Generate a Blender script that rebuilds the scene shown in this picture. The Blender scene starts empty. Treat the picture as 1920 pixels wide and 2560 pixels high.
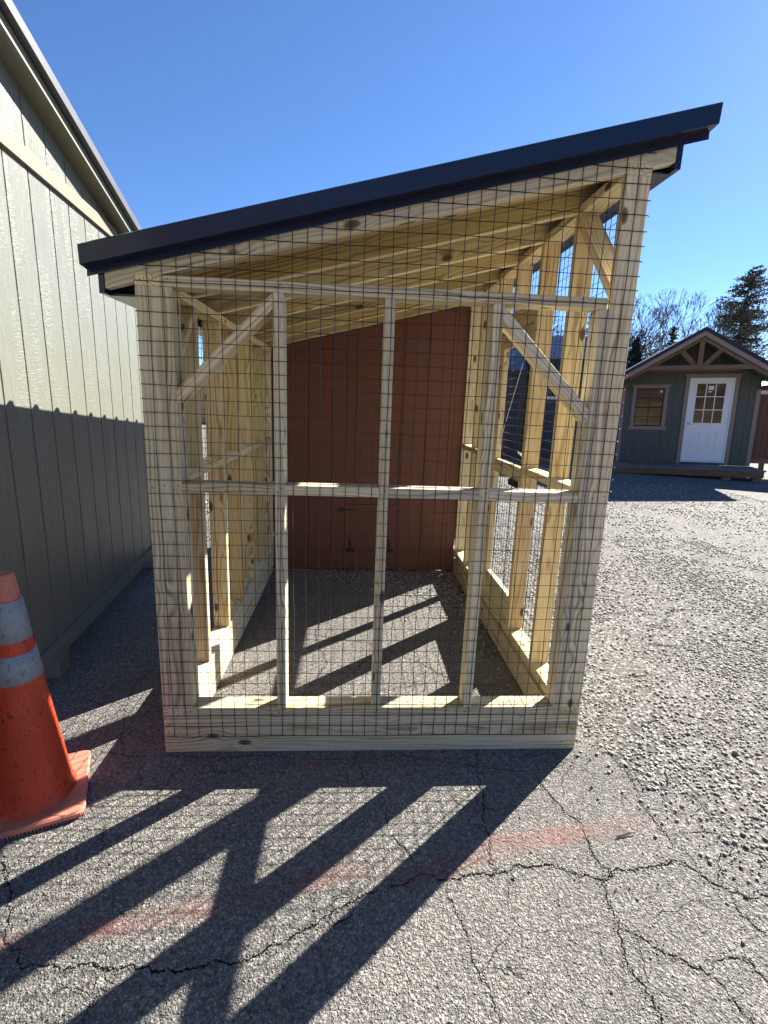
import bpy, bmesh, math, random
import numpy as np
from mathutils import Matrix, Vector, noise as mnoise

rnd = random.Random(7)
nrs = np.random.RandomState(7)
IN = 0.0254
SC = bpy.context.scene
COL = SC.collection

# ---------------------------------------------------------------- camera
rx, ry, rz = -0.2166, -0.0368, -0.0676
Ryaw = Matrix.Rotation(rz, 3, 'Z')
Rpit = Matrix.Rotation(rx, 3, 'X')
Rrol = Matrix.Rotation(ry, 3, 'Y')
RM = Ryaw @ Rpit @ Rrol                      # columns: right, forward, up
cam_d = bpy.data.cameras.new('camera')
cam = bpy.data.objects.new('camera', cam_d)
COL.objects.link(cam)
r_, f_, u_ = RM.col[0], RM.col[1], RM.col[2]
cam.matrix_world = Matrix(((r_.x, u_.x, -f_.x, 30.77 * IN), (r_.y, u_.y, -f_.y, -76.33 * IN),
                           (r_.z, u_.z, -f_.z, 59.89 * IN), (0, 0, 0, 1)))
cam_d.sensor_fit = 'HORIZONTAL'
cam_d.sensor_width = 36
cam_d.lens = 36 * 1244.07 / 1920
cam_d.clip_start = 0.05
cam_d.clip_end = 2000
SC.camera = cam

# ---------------------------------------------------------------- world, sun, exposure
SUN = Vector((1.145, 1.015, 1.0)).normalized()
SUN_EL = math.asin(SUN.z)
SUN_AZ = math.atan2(SUN.x, SUN.y)
wd = bpy.data.worlds.new('World')
SC.world = wd
wd.use_nodes = True
nt = wd.node_tree
nt.nodes.clear()
wo = nt.nodes.new('ShaderNodeOutputWorld')
bg = nt.nodes.new('ShaderNodeBackground')
sky = nt.nodes.new('ShaderNodeTexSky')
sky.sky_type = 'NISHITA'
sky.sun_disc = False
sky.sun_elevation = SUN_EL
sky.sun_rotation = SUN_AZ
sky.altitude = 300
sky.air_density = 0.86
sky.dust_density = 0.12
sky.ozone_density = 9.0
bg.inputs['Strength'].default_value = 0.05
nt.links.new(sky.outputs[0], bg.inputs[0])
nt.links.new(bg.outputs[0], wo.inputs[0])

sl = bpy.data.lights.new('sun', 'SUN')
sl.energy = 5.0
sl.angle = math.radians(0.5)
sl.color = (1.0, 0.95, 0.86)
so = bpy.data.objects.new('sun', sl)
COL.objects.link(so)
so.rotation_euler = SUN.to_track_quat('Z', 'Y').to_euler()
so.location = (10, 10, 12)

SC.view_settings.view_transform = 'Standard'
SC.view_settings.look = 'None'
SC.view_settings.exposure = 2.03
SC.view_settings.gamma = 1.0
SC.view_settings.use_curve_mapping = False
SC.cycles.max_bounces = 8

# ---------------------------------------------------------------- material helpers
class NT:
    def __init__(self, name):
        self.m = bpy.data.materials.new(name)
        self.m.use_nodes = True
        self.t = self.m.node_tree
        self.b = self.t.nodes['Principled BSDF']
    def n(self, typ, **kw):
        nd = self.t.nodes.new('ShaderNode' + typ)
        for k, v in kw.items():
            setattr(nd, k, v)
        return nd
    def put(self, sock, v):
        if hasattr(v, 'links') or hasattr(v, 'is_linked'):
            self.t.links.new(v, sock)
        else:
            sock.default_value = v
    def math(self, op, a, b=0.0, c=None, clamp=False):
        nd = self.n('Math', operation=op)
        nd.use_clamp = clamp
        self.put(nd.inputs[0], a)
        self.put(nd.inputs[1], b)
        if c is not None:
            self.put(nd.inputs[2], c)
        return nd.outputs[0]
    def vmath(self, op, a, b=(0, 0, 0)):
        nd = self.n('VectorMath', operation=op)
        self.put(nd.inputs[0], a)
        self.put(nd.inputs[1], b)
        return nd.outputs[0]
    def coords(self, kind='Object'):
        return self.n('TexCoord').outputs[kind]
    def noise(self, vec, scale, detail=4.0, rough=0.55, dist=0.0):
        nd = self.n('TexNoise')
        self.put(nd.inputs['Vector'], vec)
        nd.inputs['Scale'].default_value = scale
        nd.inputs['Detail'].default_value = detail
        nd.inputs['Roughness'].default_value = rough
        nd.inputs['Distortion'].default_value = dist
        return nd.outputs['Fac']
    def voro(self, vec, scale, feature='F1'):
        nd = self.n('TexVoronoi', feature=feature)
        self.put(nd.inputs['Vector'], vec)
        nd.inputs['Scale'].default_value = scale
        return nd
    def ramp(self, fac, stops, interp='LINEAR'):
        nd = self.n('ValToRGB')
        cr = nd.color_ramp
        cr.interpolation = interp
        while len(cr.elements) < len(stops):
            cr.elements.new(0.5)
        for e, (p, c) in zip(cr.elements, stops):
            e.position = p
            e.color = (c, c, c, 1) if isinstance(c, (int, float)) else (*c, 1)
        self.put(nd.inputs[0], fac)
        return nd.outputs[0]
    def mix(self, fac, a, b, mode='MIX'):
        nd = self.n('Mix', data_type='RGBA', blend_type=mode)
        self.put(nd.inputs[0], fac)
        for i, v in ((6, a), (7, b)):
            self.put(nd.inputs[i], (*v, 1) if isinstance(v, tuple) and len(v) == 3 else v)
        return nd.outputs[2]
    def bump(self, h, strength, dist):
        nd = self.n('Bump')
        nd.inputs['Strength'].default_value = strength
        nd.inputs['Distance'].default_value = dist
        self.put(nd.inputs['Height'], h)
        self.t.links.new(nd.outputs[0], self.b.inputs['Normal'])
        return nd
    def done(self, col, rough=0.7, spec=0.3, metal=0.0):
        self.put(self.b.inputs['Base Color'], (*col, 1) if isinstance(col, tuple) else col)
        self.put(self.b.inputs['Roughness'], rough)
        self.b.inputs['Specular IOR Level'].default_value = spec
        self.b.inputs['Metallic'].default_value = metal
        return self.m

def mat_wood(name, early, late, tint, ring=0.0135, knots=1.0, rough=0.75):
    """Sawn softwood: growth rings round a pith below the board's face, knots, per-board tint."""
    k = NT(name)
    co = k.coords()
    rd = k.n('ObjectInfo').outputs['Random']
    off = k.n('CombineXYZ')
    k.put(off.inputs[0], k.math('MULTIPLY', rd, 37.0))
    k.put(off.inputs[1], k.math('MULTIPLY', rd, 11.0))
    k.put(off.inputs[2], k.math('MULTIPLY', rd, 23.0))
    p = k.vmath('ADD', co, off.outputs[0])
    # knots
    kv = k.voro(k.vmath('MULTIPLY', p, (4.2, 9.0, 9.0)), 1.0)
    kd = kv.outputs['Distance']
    knot = k.math('SUBTRACT', 1.0, k.math('DIVIDE', kd, 0.15), clamp=True)
    ring_edge = k.math('SUBTRACT', 1.0, k.math('DIVIDE', kd, 0.38), clamp=True)
    warp = k.noise(k.vmath('MULTIPLY', p, (1.1, 7.0, 7.0)), 1.0, 2.0)
    fine = k.noise(k.vmath('MULTIPLY', p, (6, 120, 120)), 1.0, 2.0)
    sx = k.n('SeparateXYZ')
    k.put(sx.inputs[0], co)
    yc = k.math('SUBTRACT', sx.outputs[1], k.math('MULTIPLY', k.math('SUBTRACT', rd, 0.5), 0.09))
    zc = k.math('ADD', sx.outputs[2], k.math('ADD', 0.022, k.math('MULTIPLY', k.math('FRACT', k.math('MULTIPLY', rd, 17.3)), 0.05)))
    d = k.math('SQRT', k.math('ADD', k.math('MULTIPLY', yc, yc), k.math('MULTIPLY', zc, zc)))
    d = k.math('ADD', d, k.math('MULTIPLY', warp, 0.085))
    d = k.math('ADD', d, k.math('MULTIPLY', ring_edge, 0.022))
    w = k.math('SINE', k.math('MULTIPLY', d, 2 * math.pi / ring))
    w = k.math('MULTIPLY', k.math('ADD', w, 1.0), 0.5)
    w = k.math('POWER', w, 1.8)
    fade = k.ramp(k.noise(k.vmath('MULTIPLY', p, (1.3, 22.0, 22.0)), 1.0, 3.0), [(0.36, 0.12), (0.62, 1.0)])
    w = k.math('ADD', k.math('MULTIPLY', k.math('MULTIPLY', w, 0.95), fade), k.math('MULTIPLY', k.math('SUBTRACT', fine, 0.42), 0.7), clamp=True)
    c = k.mix(w, early, late)
    tv = k.n('HueSaturation')
    k.put(tv.inputs['Color'], c)
    k.put(tv.inputs['Value'], k.math('ADD', 0.82, k.math('MULTIPLY', k.math('FRACT', k.math('MULTIPLY', rd, 5.7)), 0.36)))
    k.put(tv.inputs['Saturation'], k.math('ADD', 0.8, k.math('MULTIPLY', k.math('FRACT', k.math('MULTIPLY', rd, 9.1)), 0.4)))
    c = k.mix(k.math('MULTIPLY', k.math('FRACT', k.math('MULTIPLY', rd, 13.7)), 0.55), tv.outputs[0], tint, 'MULTIPLY')
    blot = k.ramp(k.noise(k.vmath('MULTIPLY', p, (2.0, 9.0, 9.0)), 1.0, 3.0), [(0.35, 0.0), (0.7, 1.0)])
    c = k.mix(k.math('MULTIPLY', blot, 0.3), c, tint, 'MULTIPLY')
    kf = k.math('MULTIPLY', k.ramp(knot, [(0.0, 0.0), (0.25, 0.75), (0.6, 0.9), (1.0, 1.0)]), knots)
    c = k.mix(kf, c, (0.075, 0.032, 0.012))
    k.bump(k.math('ADD', w, k.math('MULTIPLY', fine, 0.6)), 0.25, 0.0008)
    return k.done(c, rough, 0.25)

def mat_siding(name, col, rough=0.55, var=0.12, emboss=0.6, stain=0.25, edepth=0.0022):
    """Painted, wood-grain embossed siding; grain runs along local X."""
    k = NT(name)
    co = k.coords()
    rd = k.n('ObjectInfo').outputs['Random']
    off = k.n('CombineXYZ')
    k.put(off.inputs[0], k.math('MULTIPLY', rd, 31.0))
    k.put(off.inputs[1], k.math('MULTIPLY', rd, 17.0))
    p = k.vmath('ADD', co, off.outputs[0])
    g = k.noise(k.vmath('MULTIPLY', p, (9, 75, 75)), 1.0, 4.0, 0.6, 1.2)
    g2 = k.noise(k.vmath('MULTIPLY', p, (95, 25, 25)), 1.0, 3.0, 0.6, 1.0)
    patch = k.ramp(k.noise(k.vmath('MULTIPLY', p, (2.2, 9, 9)), 1.0, 2.0), [(0.42, 0.0), (0.6, 1.0)])
    h = k.math('ADD', k.math('MULTIPLY', g, 0.9), k.math('MULTIPLY', k.math('MULTIPLY', g2, patch), 0.9))
    k.bump(h, emboss, edepth)
    big = k.noise(k.vmath('MULTIPLY', p, (1.2, 2.5, 2.5)), 1.0, 4.0)
    c = k.mix(k.math('MULTIPLY', big, stain), col, tuple(v * 0.72 for v in col))
    c = k.mix(k.math('MULTIPLY', g, var), c, tuple(v * 1.35 for v in col))
    return k.done(c, k.math('ADD', rough - 0.1, k.math('MULTIPLY', g, 0.22)), 0.4)

def mat_flat(name, col, rough=0.6, spec=0.3, metal=0.0, nscale=14.0, var=0.25, bump=0.0):
    k = NT(name)
    nz = k.noise(k.coords(), nscale, 5.0)
    c = k.mix(k.math('MULTIPLY', nz, var * 2), col, tuple(v * 0.6 for v in col))
    if bump:
        k.bump(k.noise(k.coords(), nscale * 6, 4.0), bump, 0.002)
    return k.done(c, k.math('ADD', rough, k.math('MULTIPLY', k.math('SUBTRACT', nz, 0.5), 0.15)), spec, metal)

M = {}
M['pine'] = mat_wood('treated_pine', (0.73, 0.64, 0.43), (0.38, 0.27, 0.13), (0.86, 0.87, 0.70))
M['pine_pale'] = mat_wood('pale_treated_pine', (0.69, 0.60, 0.43), (0.34, 0.255, 0.145), (0.84, 0.88, 0.78))
M['pine_warm'] = mat_wood('warm_treated_pine', (0.70, 0.59, 0.39), (0.40, 0.285, 0.15), (0.90, 0.86, 0.62))
M['pine_olive'] = mat_wood('olive_treated_pine', (0.55, 0.455, 0.265), (0.24, 0.16, 0.065), (0.86, 0.88, 0.66))  # rafter faces, darkened to set off the bounce light painted on the edges
M['pine_edge_lit'] = mat_wood('bounce_lit_pine_edge', (0.84, 0.76, 0.55), (0.62, 0.50, 0.30), (0.95, 0.95, 0.88))  # rafter edges with upward bounce light put into the colour
M['deck_wood'] = mat_wood('roof_deck_wood', (0.55, 0.43, 0.26), (0.34, 0.24, 0.13), (0.8, 0.8, 0.7))
M['brown_wood'] = mat_wood('brown_stained_wood', (0.20, 0.12, 0.075), (0.10, 0.055, 0.03), (0.9, 0.85, 0.8))
M['red_siding'] = mat_siding('red_siding', (0.135, 0.050, 0.034), 0.55, 0.10, 0.5)
M['tan_siding'] = mat_siding('green_tan_siding', (0.150, 0.155, 0.126), 0.36, 0.25, 1.0, 0.15, 0.0042)
M['tan_trim'] = mat_siding('tan_trim_paint', (0.205, 0.145, 0.100), 0.6, 0.15, 0.6)
M['green_trim'] = mat_siding('green_trim_paint', (0.17, 0.175, 0.13), 0.5, 0.1, 0.5)
M['cottage_siding'] = mat_siding('slate_green_siding', (0.078, 0.088, 0.074), 0.6, 0.12, 0.5)
M['cottage_trim'] = mat_siding('taupe_trim_paint', (0.25, 0.195, 0.16), 0.6, 0.12, 0.5)
M['navy_metal'] = mat_flat('navy_black_metal', (0.004, 0.012, 0.042), 0.2, 0.5, 0.0, 6.0, 0.25)
M['dark_siding'] = mat_siding('dark_blue_siding', (0.040, 0.043, 0.058), 0.6, 0.12, 0.4)
M['grey_roof'] = mat_flat('charcoal_roof_metal', (0.06, 0.06, 0.068), 0.45, 0.5, 0.0, 8.0, 0.2)
M['wire'] = mat_flat('black_coated_wire', (0.010, 0.010, 0.011), 0.35, 0.5, 0.0, 40.0, 0.2)
M['galv'] = mat_flat('galvanised_steel', (0.62, 0.62, 0.60), 0.35, 0.5, 0.7, 40.0, 0.2)
M['black_iron'] = mat_flat('black_iron', (0.010, 0.010, 0.011), 0.5, 0.4, 0.0, 30.0, 0.3)
M['white_paint'] = mat_flat('white_door_paint', (0.80, 0.80, 0.80), 0.4, 0.4, 0.0, 10.0, 0.06)
M['white_label'] = mat_flat('white_paper', (0.75, 0.75, 0.73), 0.7, 0.2, 0.0, 20.0, 0.05)
M['dark_print'] = mat_flat('dark_print', (0.03, 0.03, 0.03), 0.7, 0.2, 0.0, 20.0, 0.05)
M['grey_deck'] = mat_wood('grey_stained_deck', (0.20, 0.19, 0.175), (0.13, 0.12, 0.11), (0.9, 0.9, 0.95))
M['tan_wall'] = mat_siding('tan_lap_siding', (0.50, 0.36, 0.20), 0.7, 0.1, 0.3)
M['block'] = mat_flat('concrete_block', (0.25, 0.22, 0.17), 0.9, 0.2, 0.0, 30.0, 0.4, 0.5)
M['galv_wire'] = mat_flat('braided_steel_cable', (0.75, 0.74, 0.70), 0.4, 0.5, 0.3, 60.0, 0.1)

def mat_glass(name):
    k = NT(name)
    k.b.inputs['Coat Weight'].default_value = 0.0
    nz = k.noise(k.coords(), 3.0, 2.0)
    k.bump(nz, 0.03, 0.004)
    k.b.inputs['IOR'].default_value = 1.5
    return k.done((0.012, 0.010, 0.009), 0.03, 1.0)
M['glass'] = mat_glass('dark_window_glass')

def mat_cone(name, col, dirt, rough, amt):
    k = NT(name)
    co = k.coords()
    n1 = k.noise(co, 14.0, 6.0, 0.7)
    n2 = k.noise(k.vmath('MULTIPLY', co, (60, 60, 22)), 1.0, 4.0, 0.6, 2.0)
    sc = k.ramp(n2, [(0.565, 0.0), (0.65, 1.0)])
    blot = k.ramp(n1, [(0.45, 0.0), (0.75, 1.0)])
    c = k.mix(k.math('MULTIPLY', blot, amt), col, tuple(v * 0.72 for v in col))
    c = k.mix(k.math('MULTIPLY', sc, amt), c, dirt)
    k.bump(n1, 0.15, 0.002)
    return k.done(c, rough, 0.4)
M['cone_orange'] = mat_cone('cone_orange_plastic', (0.60, 0.058, 0.018), (0.08, 0.018, 0.010), 0.42, 0.75)
M['cone_faded'] = mat_cone('faded_orange_rubber', (0.60, 0.20, 0.135), (0.24, 0.09, 0.06), 0.6, 0.6)
M['cone_white'] = mat_cone('reflective_collar', (0.29, 0.30, 0.325), (0.12, 0.125, 0.135), 0.4, 0.9)

def mat_asphalt():
    k = NT('weathered_asphalt')
    co = k.coords()
    wn = k.n('TexNoise')
    k.put(wn.inputs['Vector'], co)
    wn.inputs['Scale'].default_value = 90.0
    wn.inputs['Detail'].default_value = 3.0
    cd_ = k.vmath('ADD', co, k.vmath('MULTIPLY', wn.outputs['Color'], (0.012, 0.012, 0.0)))
    v = k.voro(cd_, 120.0)
    v2 = k.voro(cd_, 310.0)
    pit = k.ramp(k.noise(co, 75.0, 4.0, 0.7), [(0.30, 1.0), (0.44, 0.0)])
    big = k.noise(co, 1.3, 5.0, 0.6)
    mid = k.noise(co, 9.0, 5.0, 0.65)
    cell = k.n('SeparateXYZ')
    k.put(cell.inputs[0], v.outputs['Color'])
    cell2 = k.n('SeparateXYZ')
    k.put(cell2.inputs[0], v2.outputs['Color'])
    base = k.ramp(cell.outputs[0], [(0.0, (0.11, 0.103, 0.094)), (0.5, (0.225, 0.211, 0.191)), (0.85, (0.34, 0.32, 0.29)), (1.0, (0.52, 0.495, 0.45))])
    c = k.mix(0.35, base, k.ramp(cell2.outputs[0], [(0.0, (0.05, 0.047, 0.043)), (0.8, (0.20, 0.188, 0.17)), (1.0, (0.5, 0.47, 0.43))]))
    gap = k.ramp(v.outputs['Distance'], [(0.45, 0.0), (0.85, 1.0)])
    c = k.mix(k.math('MULTIPLY', gap, 0.6), c, (0.055, 0.051, 0.047))
    c = k.mix(k.ramp(big, [(0.35, 0.45), (0.65, 0.0)]), c, (0.105, 0.10, 0.095))
    c = k.mix(k.ramp(mid, [(0.55, 0.0), (0.75, 0.25)]), c, (0.24, 0.23, 0.205))
    c = k.mix(k.math('MULTIPLY', pit, 0.35), c, (0.035, 0.033, 0.031))
    # hairline crazing
    wv = k.n('TexNoise')
    k.put(wv.inputs['Vector'], co)
    wv.inputs['Scale'].default_value = 5.0
    wv.inputs['Detail'].default_value = 5.0
    q = k.vmath('ADD', co, k.vmath('MULTIPLY', wv.outputs['Color'], (0.22, 0.22, 0.0)))
    e = k.voro(q, 3.4, 'DISTANCE_TO_EDGE')
    cr = k.ramp(e.outputs['Distance'], [(0.0, 1.0), (0.005, 0.7), (0.011, 0.0)])
    cr = k.math('MULTIPLY', cr, k.ramp(k.noise(co, 2.1, 2.0), [(0.47, 0.0), (0.60, 1.0)]))
    c = k.mix(k.math('MULTIPLY', cr, 0.6), c, (0.03, 0.028, 0.026))
    h = k.math('SUBTRACT', k.math('SUBTRACT', 1.0, v.outputs['Distance']), k.math('MULTIPLY', cr, 1.2))
    h = k.math('ADD', h, k.math('MULTIPLY', k.math('SUBTRACT', 1.0, v2.outputs['Distance']), 0.35))
    h = k.math('ADD', h, k.math('MULTIPLY', mid, 1.2))
    h = k.math('SUBTRACT', h, k.math('MULTIPLY', pit, 0.9))
    k.bump(h, 1.0, 0.0062)
    return k.done(c, 0.85, 0.25)
M['asphalt'] = mat_asphalt()

def mat_gravel_bed():
    k = NT('gravel_bed')
    co = k.coords()
    v = k.voro(co, 64.0)
    v2 = k.voro(co, 170.0)
    cell = k.n('SeparateXYZ')
    k.put(cell.inputs[0], v.outputs['Color'])
    c = k.ramp(cell.outputs[0], [(0.0, (0.10, 0.095, 0.087)), (0.6, (0.21, 0.20, 0.183)), (1.0, (0.44, 0.42, 0.38))])
    c = k.mix(k.ramp(v.outputs['Distance'], [(0.35, 0.0), (0.75, 0.9)]), c, (0.045, 0.042, 0.038))
    big = k.noise(co, 0.55, 4.0, 0.6)
    c = k.mix(k.ramp(big, [(0.5, 0.0), (0.7, 0.45)]), c, (0.22, 0.20, 0.17))
    h = k.math('ADD', k.math('MULTIPLY', k.math('SUBTRACT', 1.0, v.outputs['Distance']), 0.55), k.math('MULTIPLY', k.math('SUBTRACT', 1.0, v2.outputs['Distance']), 0.4))
    h = k.math('ADD', h, k.math('MULTIPLY', k.noise(co, 55.0, 6.0, 0.75), 1.1))
    k.bump(h, 1.0, 0.0075)
    return k.done(c, 0.9, 0.2)
M['gravel_bed'] = mat_gravel_bed()

def mat_stone(name, lo, hi):
    k = NT(name)
    isl = k.n('NewGeometry').outputs['Random Per Island']
    c = k.ramp(isl, [(0.0, lo), (0.6, tuple((a + b) * 0.45 for a, b in zip(lo, hi))), (1.0, hi)])
    nz = k.noise(k.coords(), 160.0, 3.0)
    c = k.mix(k.math('MULTIPLY', nz, 0.5), c, tuple(v * 0.7 for v in hi))
    k.bump(nz, 0.4, 0.001)
    return k.done(c, 0.85, 0.25)
M['stone'] = mat_stone('crushed_limestone', (0.10, 0.096, 0.089), (0.50, 0.475, 0.43))
M['crumb'] = mat_stone('asphalt_crumbs', (0.05, 0.048, 0.045), (0.34, 0.32, 0.29))
M['chip'] = mat_stone('asphalt_chips', (0.10, 0.094, 0.086), (0.46, 0.435, 0.39))
M['crack'] = mat_flat('crack_dirt', (0.012, 0.011, 0.010), 0.95, 0.0, 0.0, 60.0, 0.4, 0.6)

def mat_spray():
    k = NT('faded_red_spray_paint')
    uv = k.n('UVMap').outputs[0]
    s = k.n('SeparateXYZ')
    k.put(s.inputs[0], uv)
    edge = k.math('SUBTRACT', 1.0, k.math('MULTIPLY', k.math('ABSOLUTE', k.math('SUBTRACT', s.outputs[1], 0.5)), 2.0))
    ends = k.math('MULTIPLY', k.math('MINIMUM', s.outputs[0], k.math('SUBTRACT', 1.0, s.outputs[0])), 9.0, clamp=True)
    co = k.coords()
    a = k.math('MULTIPLY', k.ramp(edge, [(0.0, 0.0), (0.6, 1.0)]), ends)
    a = k.math('MULTIPLY', a, k.ramp(k.noise(co, 120.0, 3.0, 0.7), [(0.38, 0.12), (0.62, 1.0)]))
    a = k.math('MULTIPLY', a, k.ramp(k.noise(co, 5.0, 4.0, 0.6), [(0.32, 0.3), (0.6, 0.95)]))
    v = k.voro(co, 170.0)
    k.bump(k.math('SUBTRACT', 1.0, v.outputs['Distance']), 0.9, 0.004)
    cell = k.n('SeparateXYZ')
    k.put(cell.inputs[0], v.outputs['Color'])
    k.put(k.b.inputs['Alpha'], k.math('MULTIPLY', a, 0.46))
    return k.done(k.ramp(cell.outputs[0], [(0.0, (0.26, 0.075, 0.07)), (1.0, (0.50, 0.23, 0.20))]), 0.8, 0.2)
M['spray'] = mat_spray()

M['bark'] = mat_flat('grey_bark', (0.13, 0.105, 0.085), 0.9, 0.2, 0.0, 9.0, 0.4)
M['bark_dark'] = mat_flat('dark_bark', (0.05, 0.04, 0.032), 0.9, 0.2, 0.0, 9.0, 0.4)
def mat_leaf(name, lo, hi):
    k = NT(name)
    isl = k.n('NewGeometry').outputs['Random Per Island']
    return k.done(k.ramp(isl, [(0.0, lo), (1.0, hi)]), 0.7, 0.2)
M['needles'] = mat_leaf('conifer_needles', (0.06, 0.062, 0.042), (0.21, 0.20, 0.135))
M['needles_blue'] = mat_leaf('spruce_needles', (0.018, 0.035, 0.030), (0.05, 0.075, 0.06))
M['brush'] = mat_leaf('dry_brush', (0.11, 0.085, 0.07), (0.25, 0.20, 0.165))
M['hill'] = mat_flat('wooded_hill', (0.085, 0.06, 0.045), 0.95, 0.1, 0.0, 0.25, 0.5)
def mat_slope():
    k = NT('field_below_woods')
    co = k.coords()
    sx = k.n('SeparateXYZ')
    k.put(sx.inputs[0], co)
    zz = k.math('ADD', sx.outputs[2], k.math('MULTIPLY', k.noise(co, 0.12, 4.0), 5.0))
    woods = k.ramp(k.noise(k.vmath('MULTIPLY', co, (0.5, 0.5, 0.25)), 1.0, 6.0, 0.7), [(0.35, (0.03, 0.022, 0.016)), (0.6, (0.10, 0.07, 0.048)), (0.75, (0.16, 0.11, 0.07))])
    grass = k.ramp(k.noise(co, 0.2, 6.0, 0.7), [(0.35, (0.07, 0.050, 0.027)), (0.65, (0.20, 0.140, 0.070))])
    return k.done(k.mix(k.ramp(k.math('DIVIDE', zz, 20.0), [(0.235, 0.0), (0.265, 1.0)]), grass, woods), 0.95, 0.1)
M['slope'] = mat_slope()
M['drygrass'] = mat_flat('dry_field_grass', (0.30, 0.20, 0.09), 0.95, 0.1, 0.0, 0.12, 0.35)

# ---------------------------------------------------------------- object helpers (inches in, metres out)
WM = {}
def world_of(o):
    return WM[o.name]
def link(name, mesh, mat, parent, world, smooth=False):
    o = bpy.data.objects.new(name, mesh)
    COL.objects.link(o)
    if mesh is not None:
        if mat is not None and not mesh.materials:
            mesh.materials.append(mat)
        if smooth:
            mesh.polygons.foreach_set('use_smooth', [True] * len(mesh.polygons))
    if parent is not None:
        o.parent = parent
        o.matrix_basis = WM[parent.name].inverted() @ world
    else:
        o.matrix_basis = world
    WM[o.name] = world.copy()
    return o
def thing(name, label, cat, loc, group=None, rotz=0.0):
    o = link(name, None, None, None, Matrix.Translation(Vector(loc) * IN) @ Matrix.Rotation(rotz, 4, 'Z'))
    o['label'] = label
    o['category'] = cat
    if group:
        o['group'] = group
    return o
def tag(o, label, cat, group=None):
    o['label'] = label
    o['category'] = cat
    if group:
        o['group'] = group
    return o
def struct(o):
    o['kind'] = 'structure'
    return o
def stuff(o):
    o['kind'] = 'stuff'
    return o
def frame(origin, xa, ya):
    """4x4 (inches) frame with local X along xa, local Y roughly ya."""
    x = Vector(xa).normalized()
    z = x.cross(Vector(ya))
    if z.length < 1e-4:
        z = x.cross(Vector((0.12, 0.3, 1)))
    z.normalize()
    y = z.cross(x)
    o = Vector(origin)
    return Matrix(((x.x, y.x, z.x, o.x), (x.y, y.y, z.y, o.y), (x.z, y.z, z.z, o.z), (0, 0, 0, 1)))
def meshobj(name, verts, faces, mat, parent, fr=None, bevel=0.0, smooth=False, seg=1):
    """verts in world inches -> an object whose local frame is fr."""
    if fr is None:
        c = sum((Vector(v) for v in verts), Vector()) / len(verts)
        fr = Matrix.Translation(c)
    inv = fr.inverted()
    me = bpy.data.meshes.new(name)
    me.from_pydata([tuple((inv @ Vector(v)) * IN) for v in verts], [], faces)
    bm = bmesh.new()
    bm.from_mesh(me)
    bmesh.ops.recalc_face_normals(bm, faces=bm.faces)
    if bevel:
        bmesh.ops.bevel(bm, geom=list(bm.edges), offset=bevel * IN, segments=seg, affect='EDGES', clamp_overlap=True)
    bm.to_mesh(me)
    bm.free()
    w = fr.copy()
    w.translation = fr.translation * IN
    return link(name, me, mat, parent, w, smooth)
BOXF = [(0, 1, 2, 3), (7, 6, 5, 4), (0, 4, 5, 1), (1, 5, 6, 2), (2, 6, 7, 3), (3, 7, 4, 0)]
def obox(name, origin, xa, ya, dims, mat, parent, bevel=0.1, rot_grain=None):
    """Box with one corner at origin, edges dims along xa, ya, xa x ya; grain along the longest edge."""
    x = Vector(xa).normalized()
    z = x.cross(Vector(ya)).normalized()
    y = z.cross(x)
    o = Vector(origin)
    a, b, c = x * dims[0], y * dims[1], z * dims[2]
    vs = [o, o + a, o + a + b, o + b, o + c, o + a + c, o + a + b + c, o + b + c]
    ax = [(dims[0], x), (dims[1], y), (dims[2], z)]
    ax.sort(key=lambda t: -t[0])
    fr = frame(o + (a + b + c) / 2, ax[0][1], ax[1][1])
    return meshobj(name, vs, BOXF, mat, parent, fr, bevel)
def board(name, x0, x1, y0, y1, z0, z1, mat, parent, bevel=0.1):
    return obox(name, (x0, y0, z0), (1, 0, 0), (0, 1, 0), (x1 - x0, y1 - y0, z1 - z0), mat, parent, bevel)
def prism(name, poly, depth, mat, parent, grain, bevel=0.08):
    """Polygon (3-D points, inches) extruded by the vector depth; grain direction given."""
    d = Vector(depth)
    n = len(poly)
    vs = [Vector(p) for p in poly] + [Vector(p) + d for p in poly]
    fs = [tuple(range(n)), tuple(range(2 * n - 1, n - 1, -1))] + [(i, (i + 1) % n, n + (i + 1) % n, n + i) for i in range(n)]
    c = sum(vs, Vector()) / (2 * n)
    return meshobj(name, vs, fs, mat, parent, frame(c, grain, d), bevel)
def tubes(name, lines, rad, mat, parent, sides=4):
    """Polylines (inches) swept to thin tubes, one mesh."""
    V, F = [], []
    for ln in lines:
        pts = [Vector(p) for p in ln]
        base = len(V)
        for i, p in enumerate(pts):
            t = (pts[min(i + 1, len(pts) - 1)] - pts[max(i - 1, 0)]).normalized()
            a = t.cross(Vector((0.31, 0.83, 0.46))).normalized()
            b = t.cross(a)
            r = rad[i] if isinstance(rad, (list, tuple)) else rad
            for s in range(sides):
                th = 2 * math.pi * s / sides
                V.append(p + a * (r * math.cos(th)) + b * (r * math.sin(th)))
        for i in range(len(pts) - 1):
            for s in range(sides):
                F.append((base + i * sides + s, base + i * sides + (s + 1) % sides, base + (i + 1) * sides + (s + 1) % sides, base + (i + 1) * sides + s))
        F.append(tuple(base + s for s in range(sides))[::-1])
        F.append(tuple(base + (len(pts) - 1) * sides + s for s in range(sides)))
    org = V[0].copy()
    me = bpy.data.meshes.new(name)
    me.from_pydata([tuple((v - org) * IN) for v in V], [], F)
    return link(name, me, mat, parent, Matrix.Translation(org * IN))
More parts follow.
